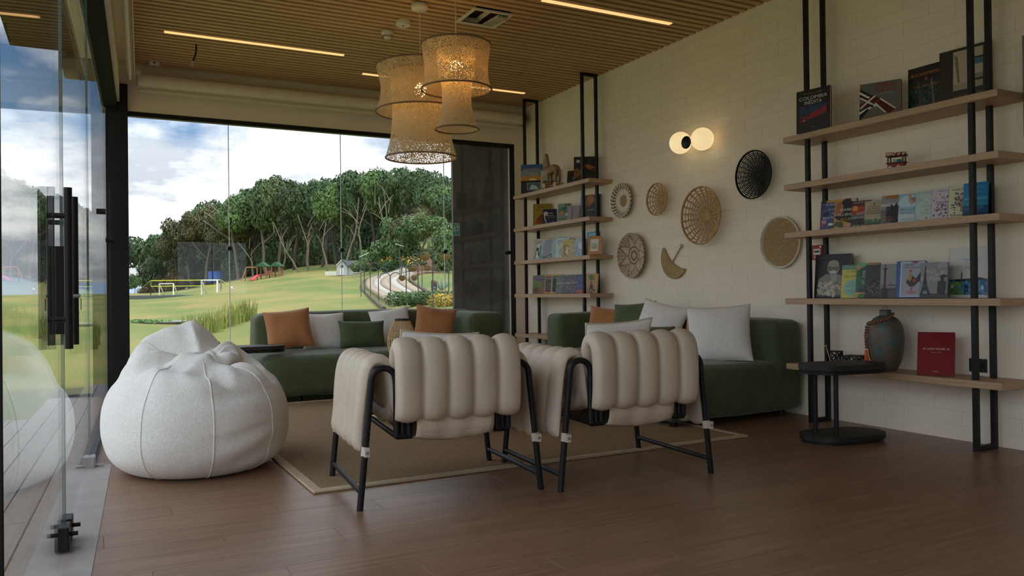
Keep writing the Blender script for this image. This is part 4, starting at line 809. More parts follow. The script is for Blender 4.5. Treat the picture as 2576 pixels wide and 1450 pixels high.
book('dark book with an orange border',8.66,SL4,.172,.24,22,.022,'c8702c',[('r',.1,.08,.95,.9,'2c3034'),('e',.5,.4,.3,.2,'4a4c4c'),('s',.15,.1,.9,.6,16,.1,3,'1c2024'),('t','HARRY',.45,.76,.6,'c8c8bc')],group=gA,x=5.1)
book('dark green book with a yellow border',8.475,SL4,.172,.238,34,.022,'cdb43c',[('r',.1,.08,.95,.92,'28403a'),('s',.15,.1,.9,.6,20,.1,5,'1c2c2c'),('t','HARRY',.4,.78,.5,'c8c8bc')],group=gA,x=5.1)
for i,(yy,lab,cv,c2,tx) in enumerate(((8.385,'grey green paperback with a crowded scene on the lower shelf','4c544c','6a7468','NUESTRO'),(8.215,'dark grey paperback with pale title on the lower shelf','3c3a3e','67646a','LOS DIOSES'),(8.02,'dark plum paperback with pale title beside the shelf post','37333c','5c5464','LOS MITOS'))):
    book(lab,yy,SL4,.165,.224,12,.025,cv,[('s',.02,.02,.98,.95,70,.08,20+i,c2),('s',.02,.02,.98,.95,30,.06,30+i,'8a8478'),('s',.02,.1,.98,.5,12,.06,40+i,'7a3c30'),('t',tx,.5,.52,.8,'dcd8cc')],group=gA,x=5.09)
book('blue and red paperback behind the shelf post',7.885,SL4,.156,.218,12,.022,'2c3c7c',[('r',0,0,1,.2,'a83c30'),('s',.05,.3,.95,.9,14,.1,6,'4c60a8')],group=gA,x=5.08)
book('peach book with green title and a dancing figure',7.70,SL4,.168,.228,18,.025,'c99c68',[('p',[(.3,.1),(.4,.4),(.5,.5),(.65,.4),(.75,.12),(.5,.2)],'4a4448'),('e',.5,.54,.07,.06,'5c4c44'),('s',.05,.0,.95,.3,30,.07,3,'a8806c'),('s',.05,.02,.95,.2,16,.06,4,'6a5a5c'),('s',.3,.68,.75,.92,14,.12,7,'5f8a3c'),('t','SHH',.5,.76,.4,'3c6a2c')],group=gA,x=5.09)
bpy.context.view_layer.update()
for o,tw,th_ in TEXTS:
    dx=o.dimensions.x
    if dx>1e-5: s=tw/dx; o.scale=(s,min(s,(th_ or .05)/.0146),s)

# ------------------------------------------------------------------ toy horse (one skinned body)
def skin(name, V_, E_, rad, m, parent, loc=(0,0,0), rot=(0,0,0), lv=2):
    me=bpy.data.meshes.new(name); me.from_pydata(V_,E_,[]); me.materials.append(m); o=link(name,me,parent,loc,rot)
    bpy.context.view_layer.objects.active=o
    sk=o.modifiers.new('skin','SKIN'); sk.use_smooth_shade=True; me.skin_vertices.new() if not me.skin_vertices else None
    for i,r_ in enumerate(rad): me.skin_vertices[0].data[i].radius=(r_,r_) if not isinstance(r_,tuple) else r_
    me.skin_vertices[0].data[0].use_root=True
    ss=o.modifiers.new('sub','SUBSURF'); ss.levels=lv; ss.render_levels=lv; return o
mh=mat('carved_wood',(.38,.24,.13),.6,col2=(.28,.17,.085),vscale=18); 
t=thing('toy_horse','carved wooden toy horse on small wheels on the top shelf','figurine',(5.03,8.43,2.338),R(-74)); t.scale=(.74,.85,1.0)
hv=[(0,0,.235),(.055,0,.245),(.10,0,.238),(-.055,0,.238),(-.095,0,.245),(-.12,0,.30),(-.135,0,.36),(-.145,0,.40),(-.175,0,.375),(-.20,0,.33),
 (-.08,.035,.18),(-.085,.04,.11),(-.11,.04,.04),(-.08,-.035,.18),(-.07,-.04,.11),(-.075,-.04,.04),(.10,.035,.18),(.115,.04,.11),(.09,.04,.04),(.10,-.035,.18),(.10,-.04,.11),(.12,-.04,.04),
 (.125,0,.25),(.155,0,.22),(.16,0,.15),(.14,0,.08),(-.14,.022,.44),(-.14,-.022,.44)]
he=[(0,1),(1,2),(0,3),(3,4),(4,5),(5,6),(6,7),(7,8),(8,9),(3,10),(10,11),(11,12),(3,13),(13,14),(14,15),(2,16),(16,17),(17,18),(2,19),(19,20),(20,21),(2,22),(22,23),(23,24),(24,25),(7,26),(7,27)]
hr=[.052,.054,.056,.054,.052,.043,.036,.033,.026,.020,.028,.018,.016,.028,.018,.016,.030,.019,.016,.030,.019,.016,.02,.017,.016,.008,.010,.010]
skin('body',hv,he,hr,mh,t)
MB().tube(arc((-.088,0,.262),.055,0,2*math.pi*15/16,15,'xy'),.008,6,closed=True).build('collar',mat('red_paint',(.25,.05,.06),.6),t,(0,0,0),(0,R(0),0))
MB().cbox(-.15,.16,-.06,.06,.018,.034,.003).build('platform',mh,t)
for x in (-.12,.125):
    for s in (-1,1): MB().tube([(x,s*.062,.032),(x,s*.085,.032)],.032,18).build('wheel',mat('pale_wheel',(.55,.40,.22),.6),t)

# toy popcorn cart
t=thing('toy_cart','tiny painted popcorn cart with red striped awning alone on a shelf','figurine',(5.10,3.745,1.897),R(-90+20))
mr=flat('8c2226'); mc=flat('d9cfc0'); mbn=mat('painted_brown',(.10,.05,.03),.6)
MB().cbox(-.055,.055,-.03,.03,.012,.048,.002).build('cart_body',mr,t); MB().cbox(-.065,.065,-.038,.038,.048,.054,.002).build('counter',mbn,t)
for x in (-.05,.05):
    for yy in (-.03,.03): MB().box(x-.004,x+.004,yy-.004,yy+.004,.054,.10).build('corner_post',mbn,t)
MB().cbox(-.066,.066,-.042,.042,.098,.103,.002).build('canopy_frame',mbn,t)
aw=MB(); ns=8
for i in range(ns):
    x0=-.064+.128*i/ns; x1=-.064+.128*(i+1)/ns
    for s in (-1,1): aw.add([(x0,s*.042,.100),(x1,s*.042,.100),(x1,s*.038,.112),(x0,s*.038,.112),(x0,0,.128),(x1,0,.128)],[(0,1,2,3),(3,2,5,4)],i%2)
aw.add([(-.064,-.038,.112),(-.064,.038,.112),(-.064,0,.128)],[(0,1,2)],0); aw.add([(.064,-.038,.112),(.064,.038,.112),(.064,0,.128)],[(0,1,2)],1)
aw.build('awning',[mr,mc],t)
MB().cbox(-.062,-.012,-.048,-.043,.104,.128,.002).build('sign_board',flat('c9a08c'),t)
for x in (-.035,.02): MB().tube([(x,-.032,.016),(x,-.038,.016)],.015,14).build('wheel',mc,t); MB().tube([(x,.032,.016),(x,.038,.016)],.015,14).build('wheel',mc,t)
MB().lathe([(.016,.054),(.018,.075),(.0,.077)],14,(.015,0,0)).build('kettle',flat('3a7ca0'),t); MB().sphere((-.02,0,.068),(.012,.012,.014),10,8).build('vendor_bust',mc,t)

# vase with prayer beads
t=thing('vase','tall patinated teal and rust vase with wooden beads on the bottom shelf','vase',(5.085,3.845,.456))
mv=mat('patina',(.06,.125,.125),.42,col2=(.15,.07,.03),vscale=9,bump=.5,bscale=35,detail=7)
vp=[(.066,0),(.075,.01),(.106,.08),(.120,.16),(.123,.25),(.114,.32),(.086,.37),(.054,.392),(.040,.40),(.039,.43),(.042,.438),(.037,.438),(.034,.41)]
MB().lathe([(v.x,v.z) for v in smooth_path([(r,0,z) for r,z in vp],4)],40,cap=True).build('body',mv,t)
MB().tube(arc((0,0,.44),.022,0,math.pi,10,'yz'),.0025,6).build('wire_loop',M['steel'],t)
bead=MB().sphere((0,0,0),.011,12,8).mesh('bead',mat('brown_wood_bead',(.20,.09,.03),.35,var=.2,vscale=90))
def vr(z):
    zs_=[q[1] for q in vp[:10]]; return float(np.interp(z,zs_,[q[0] for q in vp[:10]]))
bp=[]
for k in range(34):                      # loop round the neck sloping down to the front
    a=2*math.pi*k/34; zz_=.375-.035*math.cos(a-2.3); bp.append((a,zz_))
for a,zz_ in bp: r_=vr(zz_)+.012; link('bead',bead,t,(r_*math.cos(a),r_*math.sin(a),zz_))
a0=2.3
for k in range(9):
    zz_=.335-.021*k; r_=vr(zz_)+.012; a=a0+.02*k; link('bead',bead,t,(r_*math.cos(a),r_*math.sin(a),zz_))
ts=MB()
for k in range(40):
    a=random.uniform(0,6.28); rr_=.016*random.random()**.5; x,yy=rr_*math.cos(a),rr_*math.sin(a)
    ts.tube([(x*.3,yy*.3,0),(x*.7,yy*.7,-.03),(x*1.2,yy*1.2,-.115+random.uniform(-.006,.006))],.003,4)
ts.lathe([(.004,.006),(.011,0),(.009,-.012),(.011,-.02)],12)
r_=vr(.14)+.018; ts.build('tassel',mat('orange_thread',(.72,.12,.015),.8),t,(r_*math.cos(a0+.2),r_*math.sin(a0+.2),.145))

# pierced black cube holders
def cube_holder(label,loc,w,h,rz):
    t=thing('candle_holder',label,'candle holder',loc,rz,'pierced black cubes'); s=w/2; b=.008
    f=MB()
    for x in (-s,s-b):
        for yy in (-s,s-b): f.box(x,x+b,yy,yy+b,0,h)
    for z in (0,h-b): f.box(-s,s,-s,-s+b,z,z+b).box(-s,s,s-b,s,z,z+b).box(-s,-s+b,-s,s,z,z+b).box(s-b,s,-s,s,z,z+b)
    f.box(-s,s,-s,s,h-b*.5,h); f.build('frame',M['blackm'],t)
    for k in range(4):
        d=MB(); d.tube([(-s+.004,-s+.004,.004),(s-.004,-s+.004,h-.004)],.005,5).tube([(s-.004,-s+.004,.004),(-s+.004,-s+.004,h-.004)],.005,5).tube([(0,-s+.004,.004),(0,-s+.004,h-.004)],.0035,5); d.build('cross_bars',M['blackm'],t,(0,0,0),(0,0,k*math.pi/2))
    return t
t=cube_holder('pierced black cube with a brass snuffer leaning on it on the bottom shelf',(5.08,4.30,.456),.105,.115,R(20))
MB().tube([(-.09,-.02,.0),(-.075,.03,.15)],.003,6).sphere((-.075,.03,.155),.010,10,8).build('brass_snuffer',mat('brass',(.55,.40,.14),.35,metal=.9),t)
cube_holder('pierced black cube standing between the snuffer cube and the vase',(5.08,4.12,.456),.115,.092,R(15))

t=thing('wall_socket','black double wall socket behind the bookshelf post','socket',(W,3.278,.525))
MB().cbox(-.012,0,-.06,.06,-.045,.045,.003).build('plate',M['blackm'],t)
for yy in (-.028,.028): MB().cbox(-.0145,-.012,yy-.02,yy+.02,-.02,.02,.001).build('outlet',M['black'],t)
t=thing('wall_socket','small dark wall socket beside the corner bookshelf','socket',(W,8.72,.66))
MB().cbox(-.012,0,-.06,.06,-.05,.05,.003).build('plate',M['blackm'],t); MB().cbox(-.0145,-.012,-.04,.04,-.03,.03,.001).build('outlet',M['black'],t)
t=thing('fire_alarm','red fire alarm call point on the brick wall','alarm',(W,4.57,1.35))
MB().cbox(-.055,0,-.055,.055,-.06,.06,.004).build('case',flat('a01c22'),t); MB().cbox(-.058,-.055,-.04,.03,-.02,.03,.001).build('handle',flat('d8d4cc'),t); MB().box(-.0595,-.058,-.03,.02,.0,.014).build('slot',M['black'],t)
cu=bpy.data.curves.new('lettering','FONT'); cu.body='FIRE'; cu.align_x='CENTER'; cu.size=.032; cu.materials.append(flat('e8e4e0')); link('lettering',cu,t,(-.0562,-.0,-.05),(math.pi/2,0,-math.pi/2))
MB().tube([(-.06,-.044,.045),(-.05,-.044,.045)],.008,10).build('key_switch',M['steel'],t)

# ================================================================== wall baskets (axis = local z, pointing into the room)
def basket(label,y,z,depth=0.0):
    t=thing('wall_basket',label,'basket',(W-.004,y,z),0,'woven baskets on the brick wall'); t.rotation_euler=(0,R(-90),0); return t
def ring(mb,r,z,tr,n=48,mi=0,s=6,wob=0,seed=0):
    rr_=random.Random(seed); mb.tube([((r+wob*rr_.uniform(-1,1))*math.cos(2*math.pi*k/n),(r+wob*rr_.uniform(-1,1))*math.sin(2*math.pi*k/n),z+wob*rr_.uniform(-1,1)) for k in range(n)],tr,s,mi,closed=True)
def openwork(label,y,z,r,nsp,rings,m,mrim,trs=.005,dish=.06,paired=True):
    t=basket(label,y,z); zf=lambda q:.016+dish*(q/r)**2.2
    sp=MB(); 
    def spoke(a,tr): 
        pts=[]
        for k in range(9):
            q=r*(k/8); pts.append((q,(.006 if k%2 else -.006)*(k/8),zf(q)))
        return MB().tube(pts,tr,5)
    me=spoke(0,trs).mesh('spoke',m)
    for k in range(nsp):
        if paired:
            for o_ in (-.035,.035): link('spoke',me,t,(0,0,0),(0,0,2*math.pi*k/nsp+o_*.6))
        else: link('spoke',me,t,(0,0,0),(0,0,2*math.pi*k/nsp))
    for i,q in enumerate(rings):
        mb=MB(); ring(mb,q*r,zf(q*r),trs*1.05,56,0,6,.0022,i); mb.build('weaver_ring',m,t)
    mb=MB(); ring(mb,r,zf(r),trs*1.7,64); ring(mb,r*.985,zf(r)-.011,trs*1.2,64); mb.build('rim',mrim,t)
    return t
openwork('large openwork rattan basket dish in the middle of the wall',5.91,1.773,.275,22,[.07,.15,.24,.33,.42,.51,.60,.69,.78,.88],M['rattan'],M['rattan'],.0048,.085)
openwork('small openwork rattan basket dish beside the white striped basket',6.60,2.006,.165,15,[.12,.25,.38,.52,.68,.84],M['rattan'],M['rattan'],.0045,.065)
openwork('black openwork basket dish below the globe lamp, by the bookshelf',5.229,2.074,.212,24,[.05,.09,.14,.19,.24,.30,.36,.42,.48,.54,.60,.66,.72,.78,.84,.9],M['black'],M['black'],.0040,.07,False)
def coiled(label,y,z,r,n,dish,fn,mats,tr,seg=72):
    t=basket(label,y,z); mb=MB()
    for i in range(n):
        q=(i+.5)/n; rr_=q*r; zc=.010+dish*q**3; vs=[];fs=[];mi=[]; s=6; ns=seg
        for k in range(ns):
            a=2*math.pi*k/ns
            for j in range(s):
                b=2*math.pi*j/s; vs.append(((rr_+tr*1.08*math.cos(b))*math.cos(a),(rr_+tr*1.08*math.cos(b))*math.sin(a),zc+tr*math.sin(b)))
        for k in range(ns):
            for j in range(s):
                fs.append((k*s+j,((k+1)%ns)*s+j,((k+1)%ns)*s+(j+1)%s,k*s+(j+1)%s)); mi.append(fn(q,2*math.pi*(k+.5)/ns))
        mb.add(vs,fs,mi,True)
    mb.build('coils',mats,t); return t
tw=coiled('white coiled basket dish with striped rim and straw centre near the corner bookshelf',7.269,2.066,.192,17,.045,lambda q,a: 1 if q<.34 else (0 if q<.66 else (2 if (a*26/(2*math.pi)+q*1.2)%1<.42 else 0)),[M['cream'],M['rope'],M['brownstraw']],.0062,104)
def star(q,a):
    s=abs(((a/(2*math.pi)*7+.25)%1)*2-1)             # seven petals
    if q<.34: return 1 if int(q*40)%2 else 0
    if .34<=q<.42: return 1
    e=.42+.5*(1-s)
    if abs(q-e)<.05: return 1
    if q>e: return 1 if (int(q*36)+int(a*16))%3==0 else 0
    return 0
coiled('brown and cream coiled basket dish with star pattern',7.089,1.446,.247,24,.055,star,[mat('tan_straw',(.62,.52,.39),.8,var=.1,vscale=40,bump=.4,bscale=120),mat('mid_brown_straw',(.30,.20,.12),.8,var=.15,vscale=40,bump=.4,bscale=120)],.0056,126)
t=coiled('round seagrass tray with white rim half behind the bookshelf end',4.981,1.459,.205,15,.0,lambda q,a:0,[M['rope']],.0072,60)
mb=MB()
for k in range(3): ring(mb,.212+.004*k,.014+.009*k,.0068,64)
mb.build('rim',M['cream'],t)
# crescent
t=basket('crescent shaped seagrass fan with a small loop handle',6.407,1.385); mb=MB()
# local x = up on the wall, local y = +y (away along the wall)
for i in range(9):
    q=i/8; pts=[]
    for k in range(25):
        s=-1+2*k/24; a=R(215)+s*R(88)                      # outer arc about the middle
        ox,oy=.20*math.cos(a),-.20*math.sin(a)
        ex0,ey0=.20*math.cos(R(215)-R(88)),-.20*math.sin(R(215)-R(88)); ex1,ey1=.20*math.cos(R(215)+R(88)),-.20*math.sin(R(215)+R(88))
        cx_=ex0+(ex1-ex0)*(s+1)/2; cy_=ey0+(ey1-ey0)*(s+1)/2; mx_,my_=-.055*(1-s*s)*math.cos(R(35)),.055*(1-s*s)*math.sin(R(35))
        pts.append((ox*(1-q)+(cx_+mx_)*q,oy*(1-q)+(cy_+my_)*q,.014))
    mb.tube(pts,.0105*(1 if i else 1.1),6)
mb.build('woven_body',M['rope'],t)
ha=[(-.04,.03,.014),(.05,-.05,.014),(.105,-.10,.014)]
MB().tube(ha,.007,6).tube([(.118+.016*math.cos(q),-.112+.016*math.sin(q),.014) for q in [2*math.pi*k/12 for k in range(12)]],.005,6,closed=True).build('handle',M['rope'],t)
# ================================================================== outdoors
SN,CS=math.sin(YAW),math.cos(YAW)
LPF=[(0,-.14),(12,-.1),(20,0),(40,.42),(65,.97),(90,1.5),(110,1.6),(140,-6),(300,-30)]
MPF=[(0,-.14),(10,0),(20,.35),(40,1.2),(70,2.95),(100,5.2),(140,9),(300,15)]
RPF=[(0,-.14),(8,.0),(14,.4),(19,.72),(30,1.35),(45,2.3),(60,4.2),(80,7),(120,11),(300,20)]
def ip(d,P): return float(np.interp(d,[a for a,b in P],[b for a,b in P]))
def terr(x,y):
    # lawn heights: flat by the house, rising ahead and most of all towards the right
    d=max(x*SN+y*CS,1.); b=(x*CS-y*SN)/d
    a=min(max((b+.469)/.255,0),1); a=a*a*(3-2*a); c=min(max((b+.214)/.115,0),1); c=c*c*(3-2*c)
    z=ip(d,LPF)*(1-a)+ip(d,MPF)*a; z=z*(1-c)+ip(d,RPF)*c
    if d<16 or y<11.5: z=min(z,-.06+max(0,(y-10.5))*.05) 
    return z
def at(b,d): return (d*SN+b*d*CS, d*CS-b*d*SN)          # bearing (tangent) and distance from the house
mg=mat('lawn',(.122,.152,.024),.95,col2=(.205,.17,.045),vscale=.35,bump=.6,bscale=9,detail=9,coord='Object')
# finer grass variation
g_=mg.node_tree; nzf=g_.nodes.new('ShaderNodeTexNoise'); nzf.inputs['Scale'].default_value=.22; nzf.inputs['Detail'].default_value=6
tcf=g_.nodes.new('ShaderNodeTexCoord'); mpf=g_.nodes.new('ShaderNodeMapping'); mpf.inputs['Scale'].default_value=(1,.35,1); g_.links.new(tcf.outputs['Object'],mpf.inputs[0]); g_.links.new(mpf.outputs[0],nzf.inputs['Vector'])
rpf=g_.nodes.new('ShaderNodeValToRGB'); rpf.color_ramp.elements[0].position=.38; rpf.color_ramp.elements[0].color=(.52,.82,.42,1); rpf.color_ramp.elements[1].position=.56; rpf.color_ramp.elements[1].color=(1.2,1.08,1,1); g_.links.new(nzf.outputs[0],rpf.inputs[0])
mxf=g_.nodes.new('ShaderNodeMixRGB'); mxf.blend_type='MULTIPLY'; mxf.inputs[0].default_value=1
bs=g_.nodes['Principled BSDF']; src=bs.inputs['Base Color'].links[0].from_socket; g_.links.new(src,mxf.inputs[1]); g_.links.new(rpf.outputs[0],mxf.inputs[2]); g_.links.new(mxf.outputs[0],bs.inputs['Base Color'])
tm=MB(); ds=[3+.9*i for i in range(14)]+[15.5*1.045**i for i in range(1,70)]; bsn=[-2.2+.02*i for i in range(180)]
vs=[]
for d in ds:
    for b in bsn:
        x,y=at(b,d); vs.append((x,y,terr(x,y)+(.05*noise.noise(Vector((x*.25,y*.25,0))) if d>16 else -.02)))
nb=len(bsn); tm.add(vs,[(i*nb+k,i*nb+k+1,(i+1)*nb+k+1,(i+1)*nb+k) for i in range(len(ds)-1) for k in range(nb-1)],0,True)
struct(tm.build('lawn_ground',mg),'wide green lawn rising to a wooded slope')
struct(MB().box(-60,60,-60,9.0,-.5,-.33).build('ground_base',mg),'ground around the house')

# deck beside the glass doors, in the frame of the glazing
mdk=mat('grey_deck',(.30,.265,.235),.55,col2=(.22,.19,.165),vscale=6,stretch=(8,.5,1),objvar=.12)
dk=struct(MB().box(-1.75,-.06,-6,8.2,-.28,-.06).box(-.62,-.06,8.2,11.2,-.28,-.06).build('deck',M['joint'],None,**LR),'grey boarded deck outside the glass doors')
for k in range(12):
    x1=-.055-.14*k; end=11.25 if k<2 else (9.9 if k<4 else 8.3)
    y0=-2-.7*(k%3)
    while y0<end:
        y1=min(y0+2.4,end); MB().cbox(x1-.134,x1,y0+.002,y1-.002,-.06,-.03,.003).build('board',mdk,dk); y0+=2.4
MB().cbox(.0,.14,9.75,11.25,-.06,-.03,.003).build('board',mdk,dk)

# ------------------------------------------------------------------ trees
def leaf_mesh(name,blobs,n,size,m,seed,flat_=.5):
    r_=np.random.default_rng(seed); w=np.array([b[3]*b[4]*b[5] for b in blobs])**.67; w/=w.sum()
    idx=r_.choice(len(blobs),n,p=w); Bq=np.array(blobs)[idx]
    d=r_.normal(size=(n,3)); d/=np.linalg.norm(d,axis=1)[:,None]; rad=r_.uniform(.72,1.03,n)[:,None]
    c=Bq[:,:3]+d*Bq[:,3:6]*rad
    nn=d+r_.normal(size=(n,3))*.55+np.array([0,0,.35]); nn/=np.linalg.norm(nn,axis=1)[:,None]
    a=np.cross(nn,r_.normal(size=(n,3))); a/=np.linalg.norm(a,axis=1)[:,None]; b=np.cross(nn,a)
    s=(size*r_.uniform(.6,1.4,n))[:,None]
    V=np.stack([c-a*s,c-b*s*flat_,c+a*s,c+b*s*flat_],1).reshape(-1,3)
    me=bpy.data.meshes.new(name); me.vertices.add(4*n); me.vertices.foreach_set('co',V.ravel()); me.loops.add(4*n); me.loops.foreach_set('vertex_index',np.arange(4*n,dtype=np.int32))
    me.polygons.add(n); me.polygons.foreach_set('loop_start',np.arange(0,4*n,4,dtype=np.int32)); me.materials.append(m); me.update(calc_edges=True); me.validate(); return me
def leafm(name,c1,c2): return mat(name,c1,.7,col2=c2,vscale=1.3,objvar=.22,detail=3)
LM=[leafm('leaf_dark',(.050,.115,.030),(.022,.052,.015)),leafm('leaf_mid',(.085,.165,.034),(.038,.082,.018)),leafm('leaf_olive',(.125,.125,.040),(.060,.065,.020)),leafm('leaf_bright',(.10,.22,.045),(.055,.12,.022)),leafm('leaf_dry',(.22,.165,.085),(.13,.09,.045))]
def crown(seed,nb,n,size,m,tall=1.):
    r_=random.Random(seed); bl=[]
    for i in range(nb):
        a=r_.uniform(0,6.28); q=r_.random()**.6*.62; z=r_.uniform(.28,.80); s=r_.uniform(.26,.42)*(1.05-.45*abs(z-.5))
        bl.append((q*math.cos(a),q*math.sin(a),z,s,s,s*.62))
    bl.append((0,0,.55,.5,.5,.36)); return leaf_mesh('crown',bl,n,size,m,seed)
CR=[crown(11+i,11,5200,.05,LM[(0,1,0,2,1,0)[i]]) for i in range(6)]
DENSE=[]
for i in range(3):
    r_=random.Random(60+i); bl=[(r_.uniform(-.6,.6),r_.uniform(-.5,.5),r_.uniform(.12,.75),.36,.36,.24) for _ in range(14)]
    DENSE.append(leaf_mesh('foliage',bl,4200,.055,LM[(0,0,1)[i]],60+i))
mtk=mat('pale_bark',(.21,.18,.135),.9,col2=(.12,.10,.07),vscale=3,stretch=(1,1,.3)); mtd=mat('dark_bark',(.05,.042,.03),.9,var=.3)
def trunk_mesh(seed,lean=.1):
    r_=random.Random(seed); mb=MB(); p=[(0,0,-.03)]; x=y=0
    for k in range(1,8): x+=r_.uniform(-.03,.03)+lean*.03; y+=r_.uniform(-.03,.03); p.append((x,y,k*.115))
    mb.tube(smooth_path(p,3),[.026-.019*i/21 for i in range(22)],6)
    for k in (3,4,5,5,6):
        b=p[k]; a=r_.uniform(0,6.28); q=r_.uniform(.2,.42); mb.tube(smooth_path([b,(b[0]+q*.5*math.cos(a),b[1]+q*.5*math.sin(a),b[2]+.1),(b[0]+q*math.cos(a),b[1]+q*math.sin(a),b[2]+.22)],3),[.011,.0105,.010,.009,.008,.007,.006],5)
    return mb
TRK=[trunk_mesh(i,(-1)**i*.6).mesh('trunk',mtk if i<1 else mtd) for i in range(5)]
def tree(b,d,ztop,rad,ci,label,group,cz=None,tk=None,z=None,nm='tree',squash=1.,rz=None):
    x,y=at(b,d); z0=terr(x,y) if z is None else z; h=ztop-z0
    t=thing(nm,label,'tree',(x,y,z0),random.uniform(0,6.28) if rz is None else rz,group)
    c=link('crown',CR[ci] if isinstance(ci,int) else ci,t,(0,0,h*(1-(cz or .72)))); c.scale=(rad,rad,h*(cz or .72)*1.12)
    k=link('trunk',TRK[random.randrange(5) if tk is None else tk],t); k.scale=(h*.8,h*.8,h*1.0)
    return t
px=lambda u:(u-1288)/2000
FR=[(418,100,592),(448,98,560),(482,100,545),(512,97,524),(542,100,516),(572,95,540),(600,92,490),(637,95,478),(672,90,466),(705,92,456),(740,88,468),(775,90,462),(810,86,463),(848,84,468),(884,82,448),(915,84,438),(950,80,427),(985,80,439),(1020,78,442),(1055,76,441),(1087,74,454),(1112,72,470),(1134,70,505)]
for i,(u,d,yt) in enumerate(FR):
    zt=1.05+(745.5-yt)/2000*d
    ci=(3 if u<620 and i%2 else (0,1,2,4,5)[i%5]); kd=('dark green','mid green','dark green','olive brown','mid green','dark green')[ci]
    tree(px(u),d,zt,random.uniform(2.3,3.3)*(d/85),ci,'tall '+kd+' broadleaf tree in the front row of the wood beyond the lawn',kd+' trees along the front of the wood',cz=.60 if i%3 else .5)
for i,(u,d,yt) in enumerate([(400,108,600),(440,112,575),(500,112,545),(560,110,535),(620,108,495),(660,105,480),(720,104,470),(790,102,470),(830,100,474),(870,98,460),(930,97,443),(1000,94,448),(1070,90,458),(1120,86,480),(1160,84,500)]):
    tree(px(u),d,1.05+(745.5-yt)/2000*d,4.6*(d/100),(0,1,5)[i%3],'dark dense tree deep in the wood beyond the lawn','trees deep in the wood',cz=.96)
def shrub(b,d,w,h,i,label,group,nm='shrub',me=None,z=None):
    x,y=at(b,d); t=thing(nm,label,'shrub',(x,y,terr(x,y)-.05 if z is None else z),random.uniform(0,6.28),group)
    c=link('foliage',me or DENSE[i%3],t); c.scale=(w,w,h); k=link('stem',TRK[3],t); k.scale=(h*.5,h*.5,h*.55); return t
for i in range(26):
    u=400+i*29; d=(104 if u<600 else 96) - (12 if u>900 else 0)
    shrub(px(u),d,random.uniform(2.2,3.2),random.uniform(3.5,6.5),i%2,'dark undergrowth shrub at the foot of the wood','undergrowth of the wood')
for u,d,w,h,i in [(1035,52,1.5,2.4,2),(1000,58,2.0,3.6,2),(930,62,1.4,1.8,2),(965,60,1.3,1.5,0),(926,69,.9,1.2,2),(1140,44,1.8,3.0,2),(1010,52,.9,.9,2),(985,50,.8,.7,0)]:
    shrub(px(u),d,w,h,i,'rounded green shrub in the bed above the stone path','shrubs above the stone path')
tree(px(1065),50,1.05+(745-548)/2000*50,1.9,crown(91,9,4200,.05,LM[3]),'bright green young tree above the brick steps','young trees by the steps',cz=.6)
tree(px(1020),56,1.05+(745-545)/2000*56,2.2,crown(92,9,4200,.05,LM[2]),'olive green young tree above the stone path','young trees by the steps',cz=.62)
# leaning pale trunks that stand out in front of the wood
for i,(u0,y0,u1,y1,d) in enumerate([(860,690,905,500,72),(1000,632,955,500,70),(955,655,968,480,71),(770,712,690,560,80),(775,712,750,540,80),(912,660,925,520,70),(700,715,712,600,82),(830,700,822,560,76),(640,712,600,610,86)]):
    p=lambda u,y:(*at(px(u),d),1.05+(745.5-y)/2000*d)
    a=Vector(p(u0,y0)); b_=Vector(p(u1,y1)); mid=(a+b_)/2+Vector((.5*(-1)**i,0,.3)); L_=(b_-a).length
    t=thing('slender_tree','slender pale bare trunk leaning at the edge of the wood','tree',tuple(a),0,'bare trunks at the wood edge')
    mb=MB().tube(smooth_path([(0,0,-.6),tuple((mid-a)*.6),tuple(mid-a),tuple(b_-a)],5),[.11-.005*k for k in range(16)],6); mb.build('trunk',mtk,t)
    for k in range(3):
        s_=(mid-a)*(.9+.3*k); e_=s_+Vector((random.uniform(-1.6,1.6),random.uniform(-.6,.6),random.uniform(.9,1.8)))
        MB().tube(smooth_path([tuple(s_),tuple((s_+e_)/2+Vector((0,0,.2))),tuple(e_)],4),[.045-.003*q for q in range(9)],5).build('branch',mtk,t)
# earth bank with dry scrub at the left end of the wood
for u,d,w,h in [(372,104,1.6,1.6),(392,103,2.0,2.6),(415,102,2.2,3.6),(438,101,2.2,3.2),(455,100,1.8,2.2)]:
    shrub(px(u),d,w,h,0,'dry brown scrub on the bank at the end of the wood','dry scrub on the bank',me=leaf_mesh('foliage',[(random.uniform(-.5,.5),random.uniform(-.5,.5),random.uniform(.1,.6),.4,.4,.25) for _ in range(8)],2200,.06,LM[4],int(u)))
tree(px(338),92,1.05+(745-690)/2000*92,1.0,crown(95,6,2600,.07,LM[3]),'small lone green tree at the edge of the lawn',None,cz=.9,nm='young_tree')

